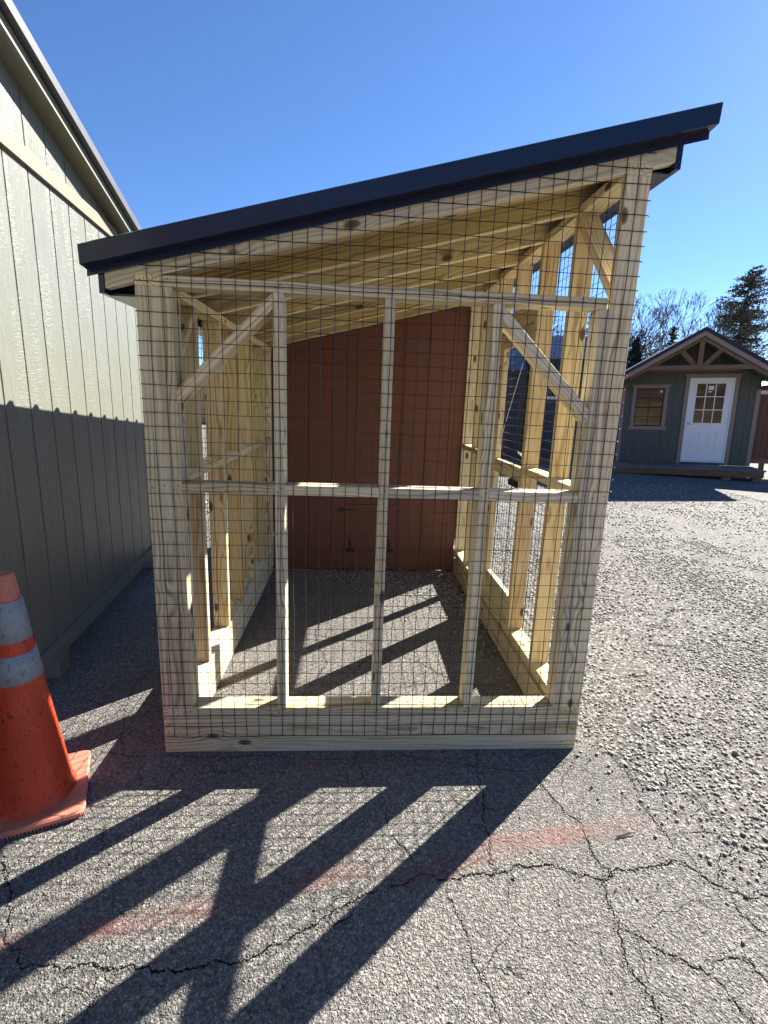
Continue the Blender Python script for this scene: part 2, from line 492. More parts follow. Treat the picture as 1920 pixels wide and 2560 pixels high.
def rings(name, prof, segs, mat, parent, center, smooth=True, axis=None):
    """Surface of revolution round Z: prof = [(r, z)...] inches."""
    V, F = [], []
    for r, z in prof:
        for s in range(segs):
            th = 2 * math.pi * s / segs
            V.append((center[0] + r * math.cos(th), center[1] + r * math.sin(th), center[2] + z))
    for i in range(len(prof) - 1):
        for s in range(segs):
            F.append((i * segs + s, i * segs + (s + 1) % segs, (i + 1) * segs + (s + 1) % segs, (i + 1) * segs + s))
    return meshobj(name, V, F, mat, parent, Matrix.Translation(Vector(center)), 0.0, smooth)

# ---------------------------------------------------------------- ground
def quadsheet(name, x0, x1, y0, y1, z, mat):
    return struct(meshobj(name, [(x0, y0, z), (x1, y0, z), (x1, y1, z), (x0, y1, z)], [(0, 1, 2, 3)], mat, None, Matrix.Identity(4)))
def gridsheet(name, xs, ys, z, mat):
    V = [(x, y, z) for y in ys for x in xs]
    n = len(xs)
    return struct(meshobj(name, V, [(j * n + i, j * n + i + 1, (j + 1) * n + i + 1, (j + 1) * n + i) for j in range(len(ys) - 1) for i in range(n - 1)], mat, None, Matrix.Identity(4)))
STEPS = [-30000, -12000, -5000, -2000, -900, -450, -240, -140, -80, -40, 0, 40, 80, 140, 240, 450, 900, 2000, 5000, 12000, 30000]
gridsheet('asphalt_ground', STEPS, STEPS, 0.0, M['asphalt'])

def jag(poly, step, amp, seed):
    out = []
    for i in range(len(poly)):
        a, b = Vector(poly[i]), Vector(poly[(i + 1) % len(poly)])
        n = max(1, min(400, int((b - a).length / step)))
        for j in range(n):
            p = a.lerp(b, j / n)
            w = amp * min(1.0, 60 / max(1, (p - Vector((70, 30))).length))
            out.append((p.x + (mnoise.noise(Vector((p.x * 0.3, p.y * 0.3, seed)))) * w, p.y + mnoise.noise(Vector((p.x * 0.3, p.y * 0.3, seed + 9))) * w))
    return out
GRAV = [(97, -52), (92, -38), (88.5, -26), (87.2, -18.5), (86.5, -13.3), (82.0, -8.3), (78.6, -3.9), (77.4, 2.0), (76.2, 12), (70, 42), (60, 62), (44, 80), (20, 90), (2, 96), (-20, 128),
        (-60, 150), (-400, 190), (-9000, 700), (-9000, 12000), (9000, 12000), (9000, -300), (260, -120)]
gp = jag(GRAV, 1.5, 4.5, 1.0)
gv, gf = [], []
def patch(x0, x1, y0, y1, nx, ny):
    b0 = len(gv)
    for j_ in range(ny + 1):
        for i_ in range(nx + 1):
            gv.append((x0 + (x1 - x0) * i_ / nx, y0 + (y1 - y0) * j_ / ny, 0.08))
    for j_ in range(ny):
        for i_ in range(nx):
            q_ = b0 + j_ * (nx + 1) + i_
            gf.append((q_, q_ + 1, q_ + nx + 2, q_ + nx + 1))
patch(-140, 328, 328.5, 900, 6, 6)
patch(-700, -138, 190, 900, 6, 6)
patch(328.5, 900, -300, 900, 6, 12)
patch(-9000, 9000, 900.5, 9000, 20, 10)
patch(900.5, 9000, -300, 900, 10, 3)
def in_poly(x, y, poly):
    ins = np.zeros(len(x), bool)
    n = len(poly)
    j = n - 1
    for i in range(n):
        xi, yi = poly[i]
        xj, yj = poly[j]
        c = ((yi > y) != (yj > y)) & (x < (xj - xi) * (y - yi) / (yj - yi + 1e-12) + xi)
        ins ^= c
        j = i
    return ins

def masked(x0, x1, y0, y1, st):
    xs_ = np.arange(x0, x1 + st * 0.5, st)
    ys_ = np.arange(y0, y1 + st * 0.5, st)
    X_, Y_ = np.meshgrid((xs_[:-1] + xs_[1:]) / 2, (ys_[:-1] + ys_[1:]) / 2)
    ok = in_poly(X_.ravel(), Y_.ravel(), gp).reshape(X_.shape)
    idx = {}
    def vid(a_, b_):
        if (a_, b_) not in idx:
            idx[(a_, b_)] = len(gv)
            w_ = st * 0.42
            n1 = mnoise.noise(Vector((xs_[a_] * 0.9, ys_[b_] * 0.9, 1.5)))
            n2 = mnoise.noise(Vector((xs_[a_] * 0.9, ys_[b_] * 0.9, 7.5)))
            edge = 0 < a_ < len(xs_) - 1 and 0 < b_ < len(ys_) - 1
            gv.append((xs_[a_] + (n1 * w_ if edge else 0), ys_[b_] + (n2 * w_ if edge else 0), 0.08))
        return idx[(a_, b_)]
    for b_ in range(len(ys_) - 1):
        for a_ in range(len(xs_) - 1):
            if ok[b_, a_]:
                gf.append((vid(a_, b_), vid(a_ + 1, b_), vid(a_ + 1, b_ + 1), vid(a_, b_ + 1)))
masked(0, 120, -60, 132, 1.2)
masked(-140, 0, 60, 132, 4.0)
masked(-140, 330, 132, 330, 9.0)
masked(120, 330, -180, 132, 6.0)
struct(meshobj('gravel_ground', gv, gf, M['gravel_bed'], None, Matrix.Identity(4)))

def ico():
    bm = bmesh.new()
    bmesh.ops.create_icosphere(bm, subdivisions=1, radius=1.0)
    v = np.array([p.co[:] for p in bm.verts])
    f = np.array([[q.index for q in p.verts] for p in bm.faces])
    bm.free()
    return v, f
IV, IF = ico()
OV8 = np.array([(1, 0, 0), (-1, 0, 0), (0, 1, 0), (0, -1, 0), (0, 0, 1), (0, 0, -1)], float)
OF8 = np.array([(0, 2, 4), (2, 1, 4), (1, 3, 4), (3, 0, 4), (2, 0, 5), (1, 2, 5), (3, 1, 5), (0, 3, 5)])
def stones(name, xs, ys, zs, sizes, mat, flat=0.6, base=None):
    IV, IF = base or (globals()['IV'], globals()['IF'])
    n = len(xs)
    nv = len(IV)
    V = np.repeat(IV[None], n, 0) * (1 + nrs.uniform(-0.32, 0.32, (n, nv, 1)))
    ang = nrs.uniform(0, 2 * np.pi, n)
    sx = nrs.uniform(0.75, 1.35, n)
    V[:, :, 0] *= sx[:, None]
    V[:, :, 2] *= flat * nrs.uniform(0.7, 1.25, n)[:, None]
    tl = nrs.normal(0, 0.35, n)
    y2 = V[:, :, 1] * np.cos(tl)[:, None] - V[:, :, 2] * np.sin(tl)[:, None]
    z2 = V[:, :, 1] * np.sin(tl)[:, None] + V[:, :, 2] * np.cos(tl)[:, None]
    x3 = V[:, :, 0] * np.cos(ang)[:, None] - y2 * np.sin(ang)[:, None]
    y3 = V[:, :, 0] * np.sin(ang)[:, None] + y2 * np.cos(ang)[:, None]
    P = np.stack([x3, y3, z2], -1) * sizes[:, None, None]
    P += np.stack([xs, ys, zs], -1)[:, None, :]
    F = (IF[None] + (np.arange(n) * nv)[:, None, None]).reshape(-1, 3)
    me = bpy.data.meshes.new(name)
    me.vertices.add(n * nv)
    me.vertices.foreach_set('co', (P * IN).astype(np.float32).ravel())
    me.loops.add(len(F) * 3)
    me.loops.foreach_set('vertex_index', F.astype(np.int32).ravel())
    me.polygons.add(len(F))
    me.polygons.foreach_set('loop_start', (np.arange(len(F)) * 3).astype(np.int32))
    me.update(calc_edges=True)
    return link(name, me, mat, None, Matrix.Identity(4))

def scatter(x0, x1, y0, y1, n):
    return nrs.uniform(x0, x1, n), nrs.uniform(y0, y1, n)
px, py, ps = [], [], []
for (x0, x1, y0, y1, n, s0, s1) in ((70, 150, -45, 40, 24000, 0.13, 0.55), (60, 200, 40, 150, 22000, 0.2, 0.7), (75, 330, 150, 330, 12000, 0.35, 0.9),
                                    (150, 330, -20, 150, 7000, 0.3, 0.75), (2, 72, 60, 96, 3000, 0.18, 0.5), (-140, 0, 130, 600, 5000, 0.5, 1.4)):
    a, b = scatter(x0, x1, y0, y1, n)
    k_ = in_poly(a, b, gp)
    a, b = a[k_], b[k_]
    dens = np.array([mnoise.noise(Vector((p * 0.035, q * 0.035, 3.0))) + 0.5 * mnoise.noise(Vector((p * 0.11, q * 0.11, 8.0))) for p, q in zip(a, b)])
    keep = nrs.uniform(0, 1, len(a)) < np.clip(0.62 + dens * 1.1, 0.08, 1.0)
    a, b = a[keep], b[keep]
    px.append(a); py.append(b)
    ps.append((s0 + (s1 - s0) * nrs.power(0.38, len(a))) * 0.72)
bx, by = [], []
for (ax, ay), (qx, qy), n in [(GRAV[i], GRAV[i + 1], 1) for i in range(0, 14)]:
    L_ = math.hypot(qx - ax, qy - ay)
    m_ = int(min(L_, 90) * 26)
    t_ = nrs.uniform(0, 1, m_)
    bx.append(ax + (qx - ax) * t_ + nrs.normal(0, 4.2, m_)); by.append(ay + (qy - ay) * t_ + nrs.normal(0, 4.2, m_))
bx, by = np.concatenate(bx), np.concatenate(by)
px.append(bx); py.append(by); ps.append(0.06 + 0.26 * nrs.power(0.3, len(bx)))
px, py, ps = np.concatenate(px), np.concatenate(py), np.concatenate(ps)
stuff(stones('gravel', px, py, 0.10 + ps * 0.3, ps, M['stone'], 0.55))

CR = [[[35.96, -25.57], [38.98, -24.73], [41.21, -23.67], [44.1, -24.56], [46.92, -24.16], [49.47, -23.74], [51.93, -23.81], [53.53, -22.68], [56.05, -22.75], [58.57, -22.82], [60.73, -23.72], [63.39, -24.78], [65.08, -25.16], [67.18, -23.56], [69.61, -23.8], [72.56, -23.19], [73.95, -23.06], [76.43, -22.78], [77.76, -24.19], [79.51, -26.21], [80.66, -27.18], [84.4, -28.66]],
      [[-1.51, -32.99], [-0.37, -32.92], [1.51, -33.31], [3.69, -32.94], [6.1, -33.47], [8.14, -33.21], [10.03, -33.72], [12.22, -33.79], [14.24, -34.09], [16.06, -33.7], [17.64, -33.19], [19.21, -33.59], [21.29, -32.85], [22.6, -31.7], [24.87, -31.28], [27.35, -29.83], [29.98, -28.02], [33.06, -26.39], [35.96, -25.57]],
      [[53.82, -0.6], [52.67, -6.41], [52.62, -10.39], [51.29, -14.84], [51.36, -18.46], [50.54, -22.08], [51.32, -23.79]],
      [[40, -1.2], [46.14, -2.48], [53.0, -4.27], [60.62, -5.48], [65.61, -5.02], [69.54, -3.41]],
      [[62.21, -5.51], [62.83, -9.13], [64.29, -13.83], [65.84, -16.01], [65.4, -19.19], [65.17, -21.77], [66.2, -24.21], [64.45, -25.78], [63.83, -27.6], [63.81, -30.45], [62.98, -33.04], [62.47, -35.41], [63.0, -37.21], [63.26, -39.29], [63.01, -42.47]],
      [[78.84, -4.68], [78.01, -10.4], [77.19, -14.99], [77.38, -18.71], [77.37, -21.37]],
      [[37.14, -16.95], [39.19, -19.66], [40.45, -22.49], [41.21, -23.67]],
      [[43.69, -25.18], [44.12, -27.6], [44.85, -29.59], [45.37, -32.21], [45.39, -34.37], [46.2, -36.19], [46.61, -38.29], [46.63, -41.86]],
      [[64.08, -31.0], [65.3, -32.35], [66.82, -33.54], [68.43, -34.44], [69.66, -35.43], [71.27, -36.17], [71.4, -37.07], [71.96, -38.38], [72.51, -42.83]],
      [[71.6, -35.73], [72.89, -35.07], [74.67, -34.89], [76.54, -34.96], [76.74, -36.36], [77.83, -39.48]],
      [[78.32, -18.34], [81.85, -17.82], [84.72, -18.29], [87.11, -19.34], [85.31, -21.2], [82.56, -22.59], [79.67, -25.57]],
      [[80.43, -27.49], [79.65, -30.4], [80.35, -32.06], [82.02, -33.6]],
      [[-14.29, -19.34], [-12.59, -21.05], [-9.69, -24.25], [-8.29, -26.85], [-6.59, -30.26], [-4.32, -31.52], [-3.2, -32.93], [-1.51, -32.99]],
      [[-3.76, -13.6], [-1.35, -19.33], [-0.3, -23.3]], [[2.26, -23.99], [4.09, -28.57], [4.29, -30.12]], [[32.62, -1.28], [34.08, -7.6], [36.83, -11.0], [37.14, -16.95]],
      [[5.13, -33.44], [5.47, -35.58], [6.41, -41.36]], [[-11, 0.5], [-5, -0.8], [2, -0.9], [9, -1.4], [18, -1.0], [26, -2.2], [34, -2.0], [40, -1.2]], [[-14, 22], [-12, 12], [-9, 4], [-7, 0]], [[-16, 40], [-11, 30], [-14, 22], [-20, 18]],
      [[12, 66], [24, 60], [36, 63], [50, 57]], [[24, 60], [22, 44], [26, 30], [20, 12]], [[22, 44], [36, 40], [48, 30], [58, 18]]]
CW = [0.25, 0.23, 0.2, 0.12, 0.2, 0.17, 0.14, 0.11, 0.2, 0.18, 0.15, 0.17, 0.2, 0.09, 0.07, 0.12, 0.09, 0.13, 0.12, 0.1, 0.16, 0.15, 0.14]
V, F = [], []
cx_, cy_, cs_ = [], [], []
for line, w in zip(CR, CW):
    pts = []
    for a, b in zip(line[:-1], line[1:]):
        a, b = Vector(a), Vector(b)
        n = max(2, int((b - a).length / 0.22))
        for j in range(n):
            p = a.lerp(b, j / n)
            nn = Vector((-(b - a).y, (b - a).x)).normalized()
            o = mnoise.noise(Vector((p.x * 0.9, p.y * 0.9, w * 10))) * 0.4 + mnoise.noise(Vector((p.x * 2.6, p.y * 2.6, w * 7))) * 0.3 + rnd.uniform(-0.06, 0.06)
            pts.append((p + nn * o, nn))
    base = len(V)
    for i, (p, nn) in enumerate(pts):
        e = min(1.0, i / 8, (len(pts) - 1 - i) / 8)
        ww = w * (0.35 + 0.65 * e) * (0.25 + 1.3 * abs(mnoise.noise(Vector((p.x * 1.1, p.y * 1.1, 5)))) + rnd.uniform(0, 0.6))
        V.append((p.x + nn.x * ww * 0.5, p.y + nn.y * ww * 0.5, 0.05))
        V.append((p.x - nn.x * ww * 0.5, p.y - nn.y * ww * 0.5, 0.05))
        if i:
            F.append((base + 2 * i - 2, base + 2 * i - 1, base + 2 * i + 1, base + 2 * i))
        for _ in range(2 if rnd.random() < w * 2.6 else 0):
            q = (w * 0.45 + abs(rnd.gauss(0, 0.25 + w * 0.4))) * rnd.choice((-1, 1))
            cx_.append(p.x + nn.x * q); cy_.append(p.y + nn.y * q); cs_.append(rnd.uniform(0.05, 0.09 + w * 0.28))
struct(meshobj('pavement_cracks', V, F, M['crack'], None, Matrix.Identity(4)))
for _ in range(2600):
    cx_.append(rnd.uniform(-22, 92)); cy_.append(rnd.uniform(-44, 60)); cs_.append(0.05 + 0.16 * rnd.random() ** 4)
stuff(stones('loose_grit', np.array(cx_), np.array(cy_), np.array(cs_) * 0.25, np.array(cs_), M['crumb'], 0.7))

a, b = scatter(-22, 92, -44, 2, 52000)
k_ = ~in_poly(a, b, gp)
a, b = a[k_], b[k_]
sz = 0.05 + 0.075 * nrs.power(0.5, len(a))
stuff(stones('asphalt_chips', a, b, 0.02 + 0 * a, sz, M['chip'], 0.7, (OV8, OF8)))

def stroke(pts, w, z):
    P = [Vector(p) for p in pts]
    V, F, U = [], [], []
    n = len(P)
    for i, p in enumerate(P):
        t = (P[min(i + 1, n - 1)] - P[max(0, i - 1)]).normalized()
        nn = Vector((-t.y, t.x))
        ww = w * rnd.uniform(0.85, 1.15)
        V += [(p.x + nn.x * ww / 2, p.y + nn.y * ww / 2, z), (p.x - nn.x * ww / 2, p.y - nn.y * ww / 2, z)]
        U += [(i / (n - 1), 0.0), (i / (n - 1), 1.0)]
        if i:
            F.append((2 * i - 2, 2 * i - 1, 2 * i + 1, 2 * i))
    o = meshobj('road_paint_line', V, F, M['spray'], None, Matrix.Identity(4))
    uvl = o.data.uv_layers.new(name='UVMap')
    for lp in o.data.loops:
        uvl.data[lp.index].uv = U[lp.vertex_index]
    struct(o)
stroke([[-12, -32], [-6.65, -30.91], [-1.23, -30.12], [4.82, -29.04], [11.19, -27.92], [16.31, -26.96], [22.66, -25.1], [29.52, -23.42], [36.51, -21.95]], 3.6, 0.09)
stroke([[35.5, -24.4], [38.5, -24.0], [42.21, -23.32], [46.9, -21.54], [52.59, -19.52], [59.61, -18.56], [66.98, -17.39], [78.07, -16.29]], 4.2, 0.09)
stroke([[20, -3.0], [34, -2.4], [50, -3.6]], 2.6, 0.09)

def rock(x, y, s, label, mat):
    o = stones('rock', np.array([x]), np.array([y]), np.array([0.16 + s * 0.3]), np.array([s]), mat, 0.6, (OV8, OF8))
    tag(o, label, 'stone')
rock(53.0, -24.5, 0.36, 'small pale stone beside the wide crack in the asphalt', M['stone'])
rock(101.0, -2.0, 0.75, 'dark angular rock on the gravel right of the coop', M['crumb'])
rock(17.0, -34.3, 0.34, 'small brown stone in the crack between the shadow stripes', M['crumb'])

# ---------------------------------------------------------------- the coop with its open run
coop = thing('chicken_coop', 'chicken coop with open wire run of pine studs, red back wall and black sloping roof', 'chicken coop', (36, 48, 0))
P, PP, PW = M['pine'], M['pine_pale'], M['pine_warm']
SL = 0.2568
def rz0(x):
    return 75.0 + SL * x
# base
board('skid_board', 0, 72, 0, 1.5, 0.03, 5.48, PP, coop)
board('skid_board', 0, 1.5, 1.52, 144, 0.03, 5.48, P, coop)
board('skid_board', 2.0, 3.5, 1.52, 95.9, 0.03, 5.48, P, coop)
board('skid_board', 70.5, 72, 1.52, 144, 0.03, 5.48, P, coop)
board('skid_board', 68.5, 70, 1.52, 95.9, 0.03, 5.5, PW, coop)
board('lower_plate', 0, 72, 0.06, 3.5, 5.5, 6.98, PP, coop)
board('lower_plate', 0, 3.5, 3.52, 95.9, 5.5, 6.98, P, coop)
board('lower_plate', 69.3, 72, 3.52, 95.9, 5.52, 6.98, PW, coop)
board('bottom_plate', 0, 3.5, 0, 95.9, 7.0, 8.5, PP, coop)
board('bottom_plate', 68.5, 72, 0, 95.9, 7.0, 8.5, P, coop)
board('bottom_plate', 3.52, 68.48, 0, 3.5, 7.0, 8.5, P, coop)
# corner posts and front studs
board('corner_post', 0, 3.5, 0, 1.5, 8.5, 74.58, PP, coop)
board('corner_post', 68.5, 72, 0, 1.5, 8.5, 92.38, PP, coop)
board('stud', 3.52, 5, 0, 3.5, 8.5, 74.58, PP, coop)
board('stud', 67, 68.48, 0, 3.5, 8.5, 74.58, PP, coop)
XS = (18.97, 35.0, 50.97)
for i, x in enumerate(XS):
    board('stud', x, x + 1.5, 0, 3.5, 8.5, 74.58, PP, coop)
board('cross_rail', 3.52, 67.9, 0, 3.5, 74.6, 76.1, PP, coop)
for a, b, z in ((5, XS[0], 46.9), (XS[0] + 1.5, XS[1], 46.85), (XS[1] + 1.5, XS[2], 46.8), (XS[2] + 1.5, 67, 46.75)):
    board('mid_rail', a + 0.01, b - 0.01, 0.02, 3.5, z - 1.5, z, PP, coop)
# front braces: vertical face cuts, 45 degrees
def xz(pts, y=0.03):
    return [(x, y, z) for x, z in pts]
prism('brace', xz([(18.96, 74.5), (18.96, 72.4), (5.01, 58.6), (5.01, 60.7)]), (0, 3.45, 0), PP, coop, (1, 0, 1))
prism('brace', xz([(52.48, 74.3), (52.48, 72.2), (66.99, 57.9), (66.99, 60.0)]), (0, 3.45, 0), PP, coop, (1, 0, -1))
# side walls
def yz(x, pts):
    return [(x, y, z) for y, z in pts]
LY = (15.25, 31.25, 47.25, 63.25, 79.25, 94.4)
for i, y in enumerate(LY):
    board('stud', 0.02, 3.5, y, y + 1.5, 8.5, 74.58, PW if i in (0, 1, 2) else P, coop)
prev = 1.5
for y in LY:
    board('mid_rail', 0.04, 3.5, prev + 0.01, y - 0.01, 45.7, 47.2, P, coop)
    prev = y + 1.5
board('top_plate', 0, 3.5, 0, 144, 74.6, 76.1, P, coop)
prism('brace', yz(0.05, [(15.24, 74.5), (15.24, 72.4), (1.51, 58.6), (1.51, 60.7)]), (3.4, 0, 0), P, coop, (0, 1, 1))
RY = ((15.25, 8.5), (31.25, 8.5), (47.25, 81.9), (61.4, 8.5), (79.25, 8.5), (94.4, 8.5))
for i, (y, zb) in enumerate(RY):
    board('stud', 68.5, 71.98, y, y + 1.5, zb, 92.38, PW if i < 4 else P, coop)
for a, b in ((1.5, 15.25), (16.75, 31.25), (62.9, 79.25), (80.75, 94.4)):
    board('mid_rail', 68.5, 71.96, a + 0.01, b - 0.01, 45.4, 46.9, PW, coop)
board('top_plate', 68.5, 72, 0, 144, 92.4, 93.9, P, coop)
prism('brace', yz(68.55, [(15.24, 92.3), (15.24, 90.2), (1.51, 76.3), (1.51, 78.4)]), (3.4, 0, 0), PW, coop, (0, 1, 1))
board('door_header', 68.5, 71.96, 32.76, 61.38, 78.4, 81.88, PW, coop)
# run door in the right wall
dr = board('run_door', 69.75, 71.2, 33.1, 36.6, 9.0, 78.0, PW, coop)
board('stile', 69.75, 71.2, 57.6, 61.1, 9.0, 78.0, P, dr)
board('bottom_rail', 69.75, 71.2, 36.62, 57.58, 9.0, 14.4, P, dr)
board('middle_rail', 69.75, 71.2, 36.62, 57.58, 42.7, 46.1, P, dr)
board('top_rail', 69.75, 71.2, 36.62, 57.58, 74.5, 78.0, P, dr)
tubes('cable', [[(69.6, 36.8, 76), (69.55, 47, 61), (69.6, 57.4, 46)], [(69.6, 57.4, 42.6), (69.55, 47, 28), (69.6, 36.8, 13.5)]], 0.09, M['galv_wire'], dr)
board('latch', 68.9, 69.7, 36.4, 42.4, 41.4, 42.9, M['black_iron'], dr, 0.2)
# rafters with seats cut over the plates
def rafter(y, mat):
    b = lambda x: rz0(x)
    t = lambda x: rz0(x) + 3.6
    pts = [(-4.0, b(-4)), (-0.03, b(0)), (-0.03, 76.13), (3.53, 76.13), (68.47, b(68.47)), (68.47, 93.93), (72.03, 93.93), (72.03, b(72.03)), (75.2, b(75.2)), (75.2, t(75.2)), (-4.0, t(-4))]
    o = prism('rafter', xz(pts, y), (0, 1.5, 0), mat, coop, (1, 0, SL), 0.1)
    o.data.materials.append(M['pine_edge_lit'])          # ground bounce painted in: top and bottom edges paler than the faces
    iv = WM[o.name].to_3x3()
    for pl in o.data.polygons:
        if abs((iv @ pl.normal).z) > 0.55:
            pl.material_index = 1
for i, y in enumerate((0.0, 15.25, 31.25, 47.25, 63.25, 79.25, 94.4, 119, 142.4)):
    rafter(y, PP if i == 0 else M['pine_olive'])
# roof deck, metal panels with ribs, trims
def slab(name, y0, y1, x0, x1, h0, h1, mat):
    return prism(name, [(x0, y0, rz0(x0) + h0), (x1, y0, rz0(x1) + h0), (x1, y0, rz0(x1) + h1), (x0, y0, rz0(x0) + h1)], (0, y1 - y0, 0), mat, coop, (1, 0, SL), 0.0)
slab('roof_deck', -0.05, 143.9, -4.0, 75.2, 3.62, 4.1, M['deck_wood'])
for k_ in range(4):
    y0 = -1.9 + 36.8 * k_
    prof = []
    yy = y0
    while yy < y0 + 36.0:
        prof += [(yy, 4.25), (yy + 2.7, 4.25), (yy + 3.2, 5.1), (yy + 4.4, 5.1), (yy + 4.9, 4.25)]
        yy += 9.2
    prof.append((y0 + 36.75, 4.25))
    V, F = [], []
    for (a, h) in prof:
        for x in (-5.9, 78.3):
            for e in (0.0, -0.06):
                V.append((x, a, rz0(x) + h + e))
    for i in range(len(prof) - 1):
        q = 4 * i
        F += [(q, q + 2, q + 6, q + 4), (q + 1, q + 5, q + 7, q + 3), (q, q + 4, q + 5, q + 1), (q + 2, q + 3, q + 7, q + 6)]
    meshobj('roof_panel', V, F, M['navy_metal'], coop, frame((36, y0 + 18, rz0(36) + 4.5), (1, 0, SL), (0, 1, 0)))
# rake trim: folded profile (y, height over rafter underside)
def folded(name, prof, x0, x1, th, mat, parent, shift=None):
    V, F = [], []
    for y, h in prof:
        for x in (x0, x1):
            s = shift(y) if shift else 0
            V.append((x + (s if x == x0 else -s), y, rz0(x) + h))
    for i in range(len(prof) - 1):
        F.append((2 * i, 2 * i + 1, 2 * i + 3, 2 * i + 2))
    o = meshobj(name, V, F, mat, parent, frame((36, 0, rz0(36) + 3), (1, 0, SL), (0, 1, 0)))
    md = o.modifiers.new('thick', 'SOLIDIFY')
    md.thickness = th * IN
    return o
rt = folded('rake_trim', [(-0.42, 1.85), (-0.36, 2.75), (-2.2, 2.95), (-2.35, 5.35), (-2.15, 5.5), (1.6, 5.6)], -6.05, 79.2, 0.05, M['navy_metal'], coop)
for x in (0.9, 12, 24, 44.5, 58, 73.5):
    rings('screw', [(0.0, 0.0), (0.16, 0.0), (0.16, 0.12), (0.0, 0.14)], 6, M['black_iron'], rt, (x, -0.3, rz0(x) + 2.2), False)
board('fascia', -4.75, -4.02, -0.1, 144, 73.3, 77.2, M['navy_metal'], coop, 0.0)
board('fascia', 75.22, 75.95, -0.1, 144, 93.4, 98.3, M['navy_metal'], coop, 0.0)
board('soffit', -4.0, -0.1, 1.55, 144, 73.3, 73.6, M['navy_metal'], coop, 0.0)
board('soffit', 72.1, 75.2, 1.55, 144, 93.4, 93.6, M['navy_metal'], coop, 0.0)
# red back wall of the run: planks with grooves between, pop door
bw = board('back_wall', 3.55, 68.45, 96.5, 97.2, 0.5, 75.6, M['red_siding'], coop, 0.0)
def rtop(x):
    return rz0(x) - 0.05
gx = [3.55] + [7.7 + 8 * i for i in range(8)] + [68.45]
for a, b in zip(gx[:-1], gx[1:]):
    mid = a
    a2, b2 = a + 0.08, b - 0.08
    cuts = [a2, b2]
    if b2 > 28.5 and a2 < 47:
        # split round the pop door
        if a2 < 28.5 < b2:
            prism('plank', xz([(a2, 0.5), (28.35, 0.5), (28.35, rtop(28.35)), (a2, rtop(a2))], 96.0), (0, 0.5, 0), M['red_siding'], bw, (0, 0, 1), 0.05)
            a2 = 28.65
        if a2 < 47.0 < b2:
            prism('plank', xz([(47.15, 0.5), (b2, 0.5), (b2, rtop(b2)), (47.15, rtop(47.15))], 96.0), (0, 0.5, 0), M['red_siding'], bw, (0, 0, 1), 0.05)
            b2 = 46.85
        prism('plank', xz([(a2, 0.5), (b2, 0.5), (b2, 7.2), (a2, 7.2)], 96.0), (0, 0.5, 0), M['red_siding'], bw, (0, 0, 1), 0.05)
        prism('plank', xz([(a2, 24.6), (b2, 24.6), (b2, rtop(b2)), (a2, rtop(a2))], 96.0), (0, 0.5, 0), M['red_siding'], bw, (0, 0, 1), 0.05)
    else:
        prism('plank', xz([(a2, 0.5), (b2, 0.5), (b2, rtop(b2)), (a2, rtop(a2))], 96.0), (0, 0.5, 0), M['red_siding'], bw, (0, 0, 1), 0.05)
prism('wall_top', xz([(3.55, 75.6), (68.45, 75.6), (68.45, rtop(68.45))], 96.5), (0, 0.7, 0), M['red_siding'], bw, (1, 0, 0), 0.0)
pd = board('pop_door', 28.65, 46.85, 95.9, 96.45, 7.4, 24.4, M['red_siding'], coop, 0.06)
def thinge(x):
    prism('hinge', [(x - 1.6, 95.7, 7.0), (x + 1.6, 95.7, 7.0), (x + 1.6, 95.7, 8.0), (x + 0.55, 95.7, 8.3), (x + 0.25, 95.7, 12.2), (x - 0.25, 95.7, 12.2), (x - 0.55, 95.7, 8.3), (x - 1.6, 95.7, 8.0)], (0, 0.18, 0), M['black_iron'], pd, (0, 0, 1), 0.03)
thinge(30.6)
thinge(44.6)
la = board('slide_bolt', 26.3, 28.3, 95.5, 95.9, 21.9, 23.1, M['black_iron'], pd, 0.05)
tubes('bolt', [[(26.0, 95.45, 22.5), (31.6, 95.45, 22.5)]], 0.18, M['black_iron'], pd, 6)
# closed coop behind the run
prism('side_wall', yz(0.0, [(97.3, 8.5), (143.9, 8.5), (143.9, 74.58), (97.3, 74.58)]), (0.6, 0, 0), M['red_siding'], coop, (0, 0, 1), 0.0)
prism('side_wall', yz(71.4, [(97.3, 8.5), (143.9, 8.5), (143.9, 92.38), (97.3, 92.38)]), (0.6, 0, 0), M['red_siding'], coop, (0, 0, 1), 0.0)
prism('rear_wall', xz([(0.7, 5.5), (71.3, 5.5), (71.3, rtop(71.3)), (0.7, rtop(0.7))], 143.2), (0, 0.7, 0), M['red_siding'], coop, (0, 0, 1), 0.0)
# welded wire: 2 inch grid
def wob(s):
    return rnd.uniform(-s, s)
def wire_panel(pt, u0, u1, z0, ztop, su, n_name='wire_mesh', bow=0.05):
    lines = []
    nu = int((u1 - u0) / 2.01)
    for i in range(nu + 1):
        u = u0 + 2.01 * i
        zt = ztop(u)
        ph = rnd.uniform(0, 6)
        k2 = max(2, int((zt - z0) / 4))
        lines.append([pt(u + 0.07 * math.sin(ph + j * 0.7) + wob(0.03), z0 + (zt - z0) * j / k2, wob(bow)) for j in range(k2 + 1)])
    z = z0
    while z < max(ztop(u0), ztop(u1)):
        a, b = su
        if ztop(u1) > ztop(u0):
            a = max(a, u0 + (z - ztop(u0)) / ((ztop(u1) - ztop(u0)) / (u1 - u0))) if z > ztop(u0) else a
        k2 = max(2, int((b - a) / 4))
        ph = rnd.uniform(0, 6)
        if b - a > 1:
            lines.append([pt(a + (b - a) * j / k2, z + 0.06 * math.sin(ph + j * 0.9) + wob(0.03), wob(bow) - 0.08) for j in range(k2 + 1)])
        z += 2.0
    return stuff(tubes(n_name, lines, 0.056, M['wire'], coop))
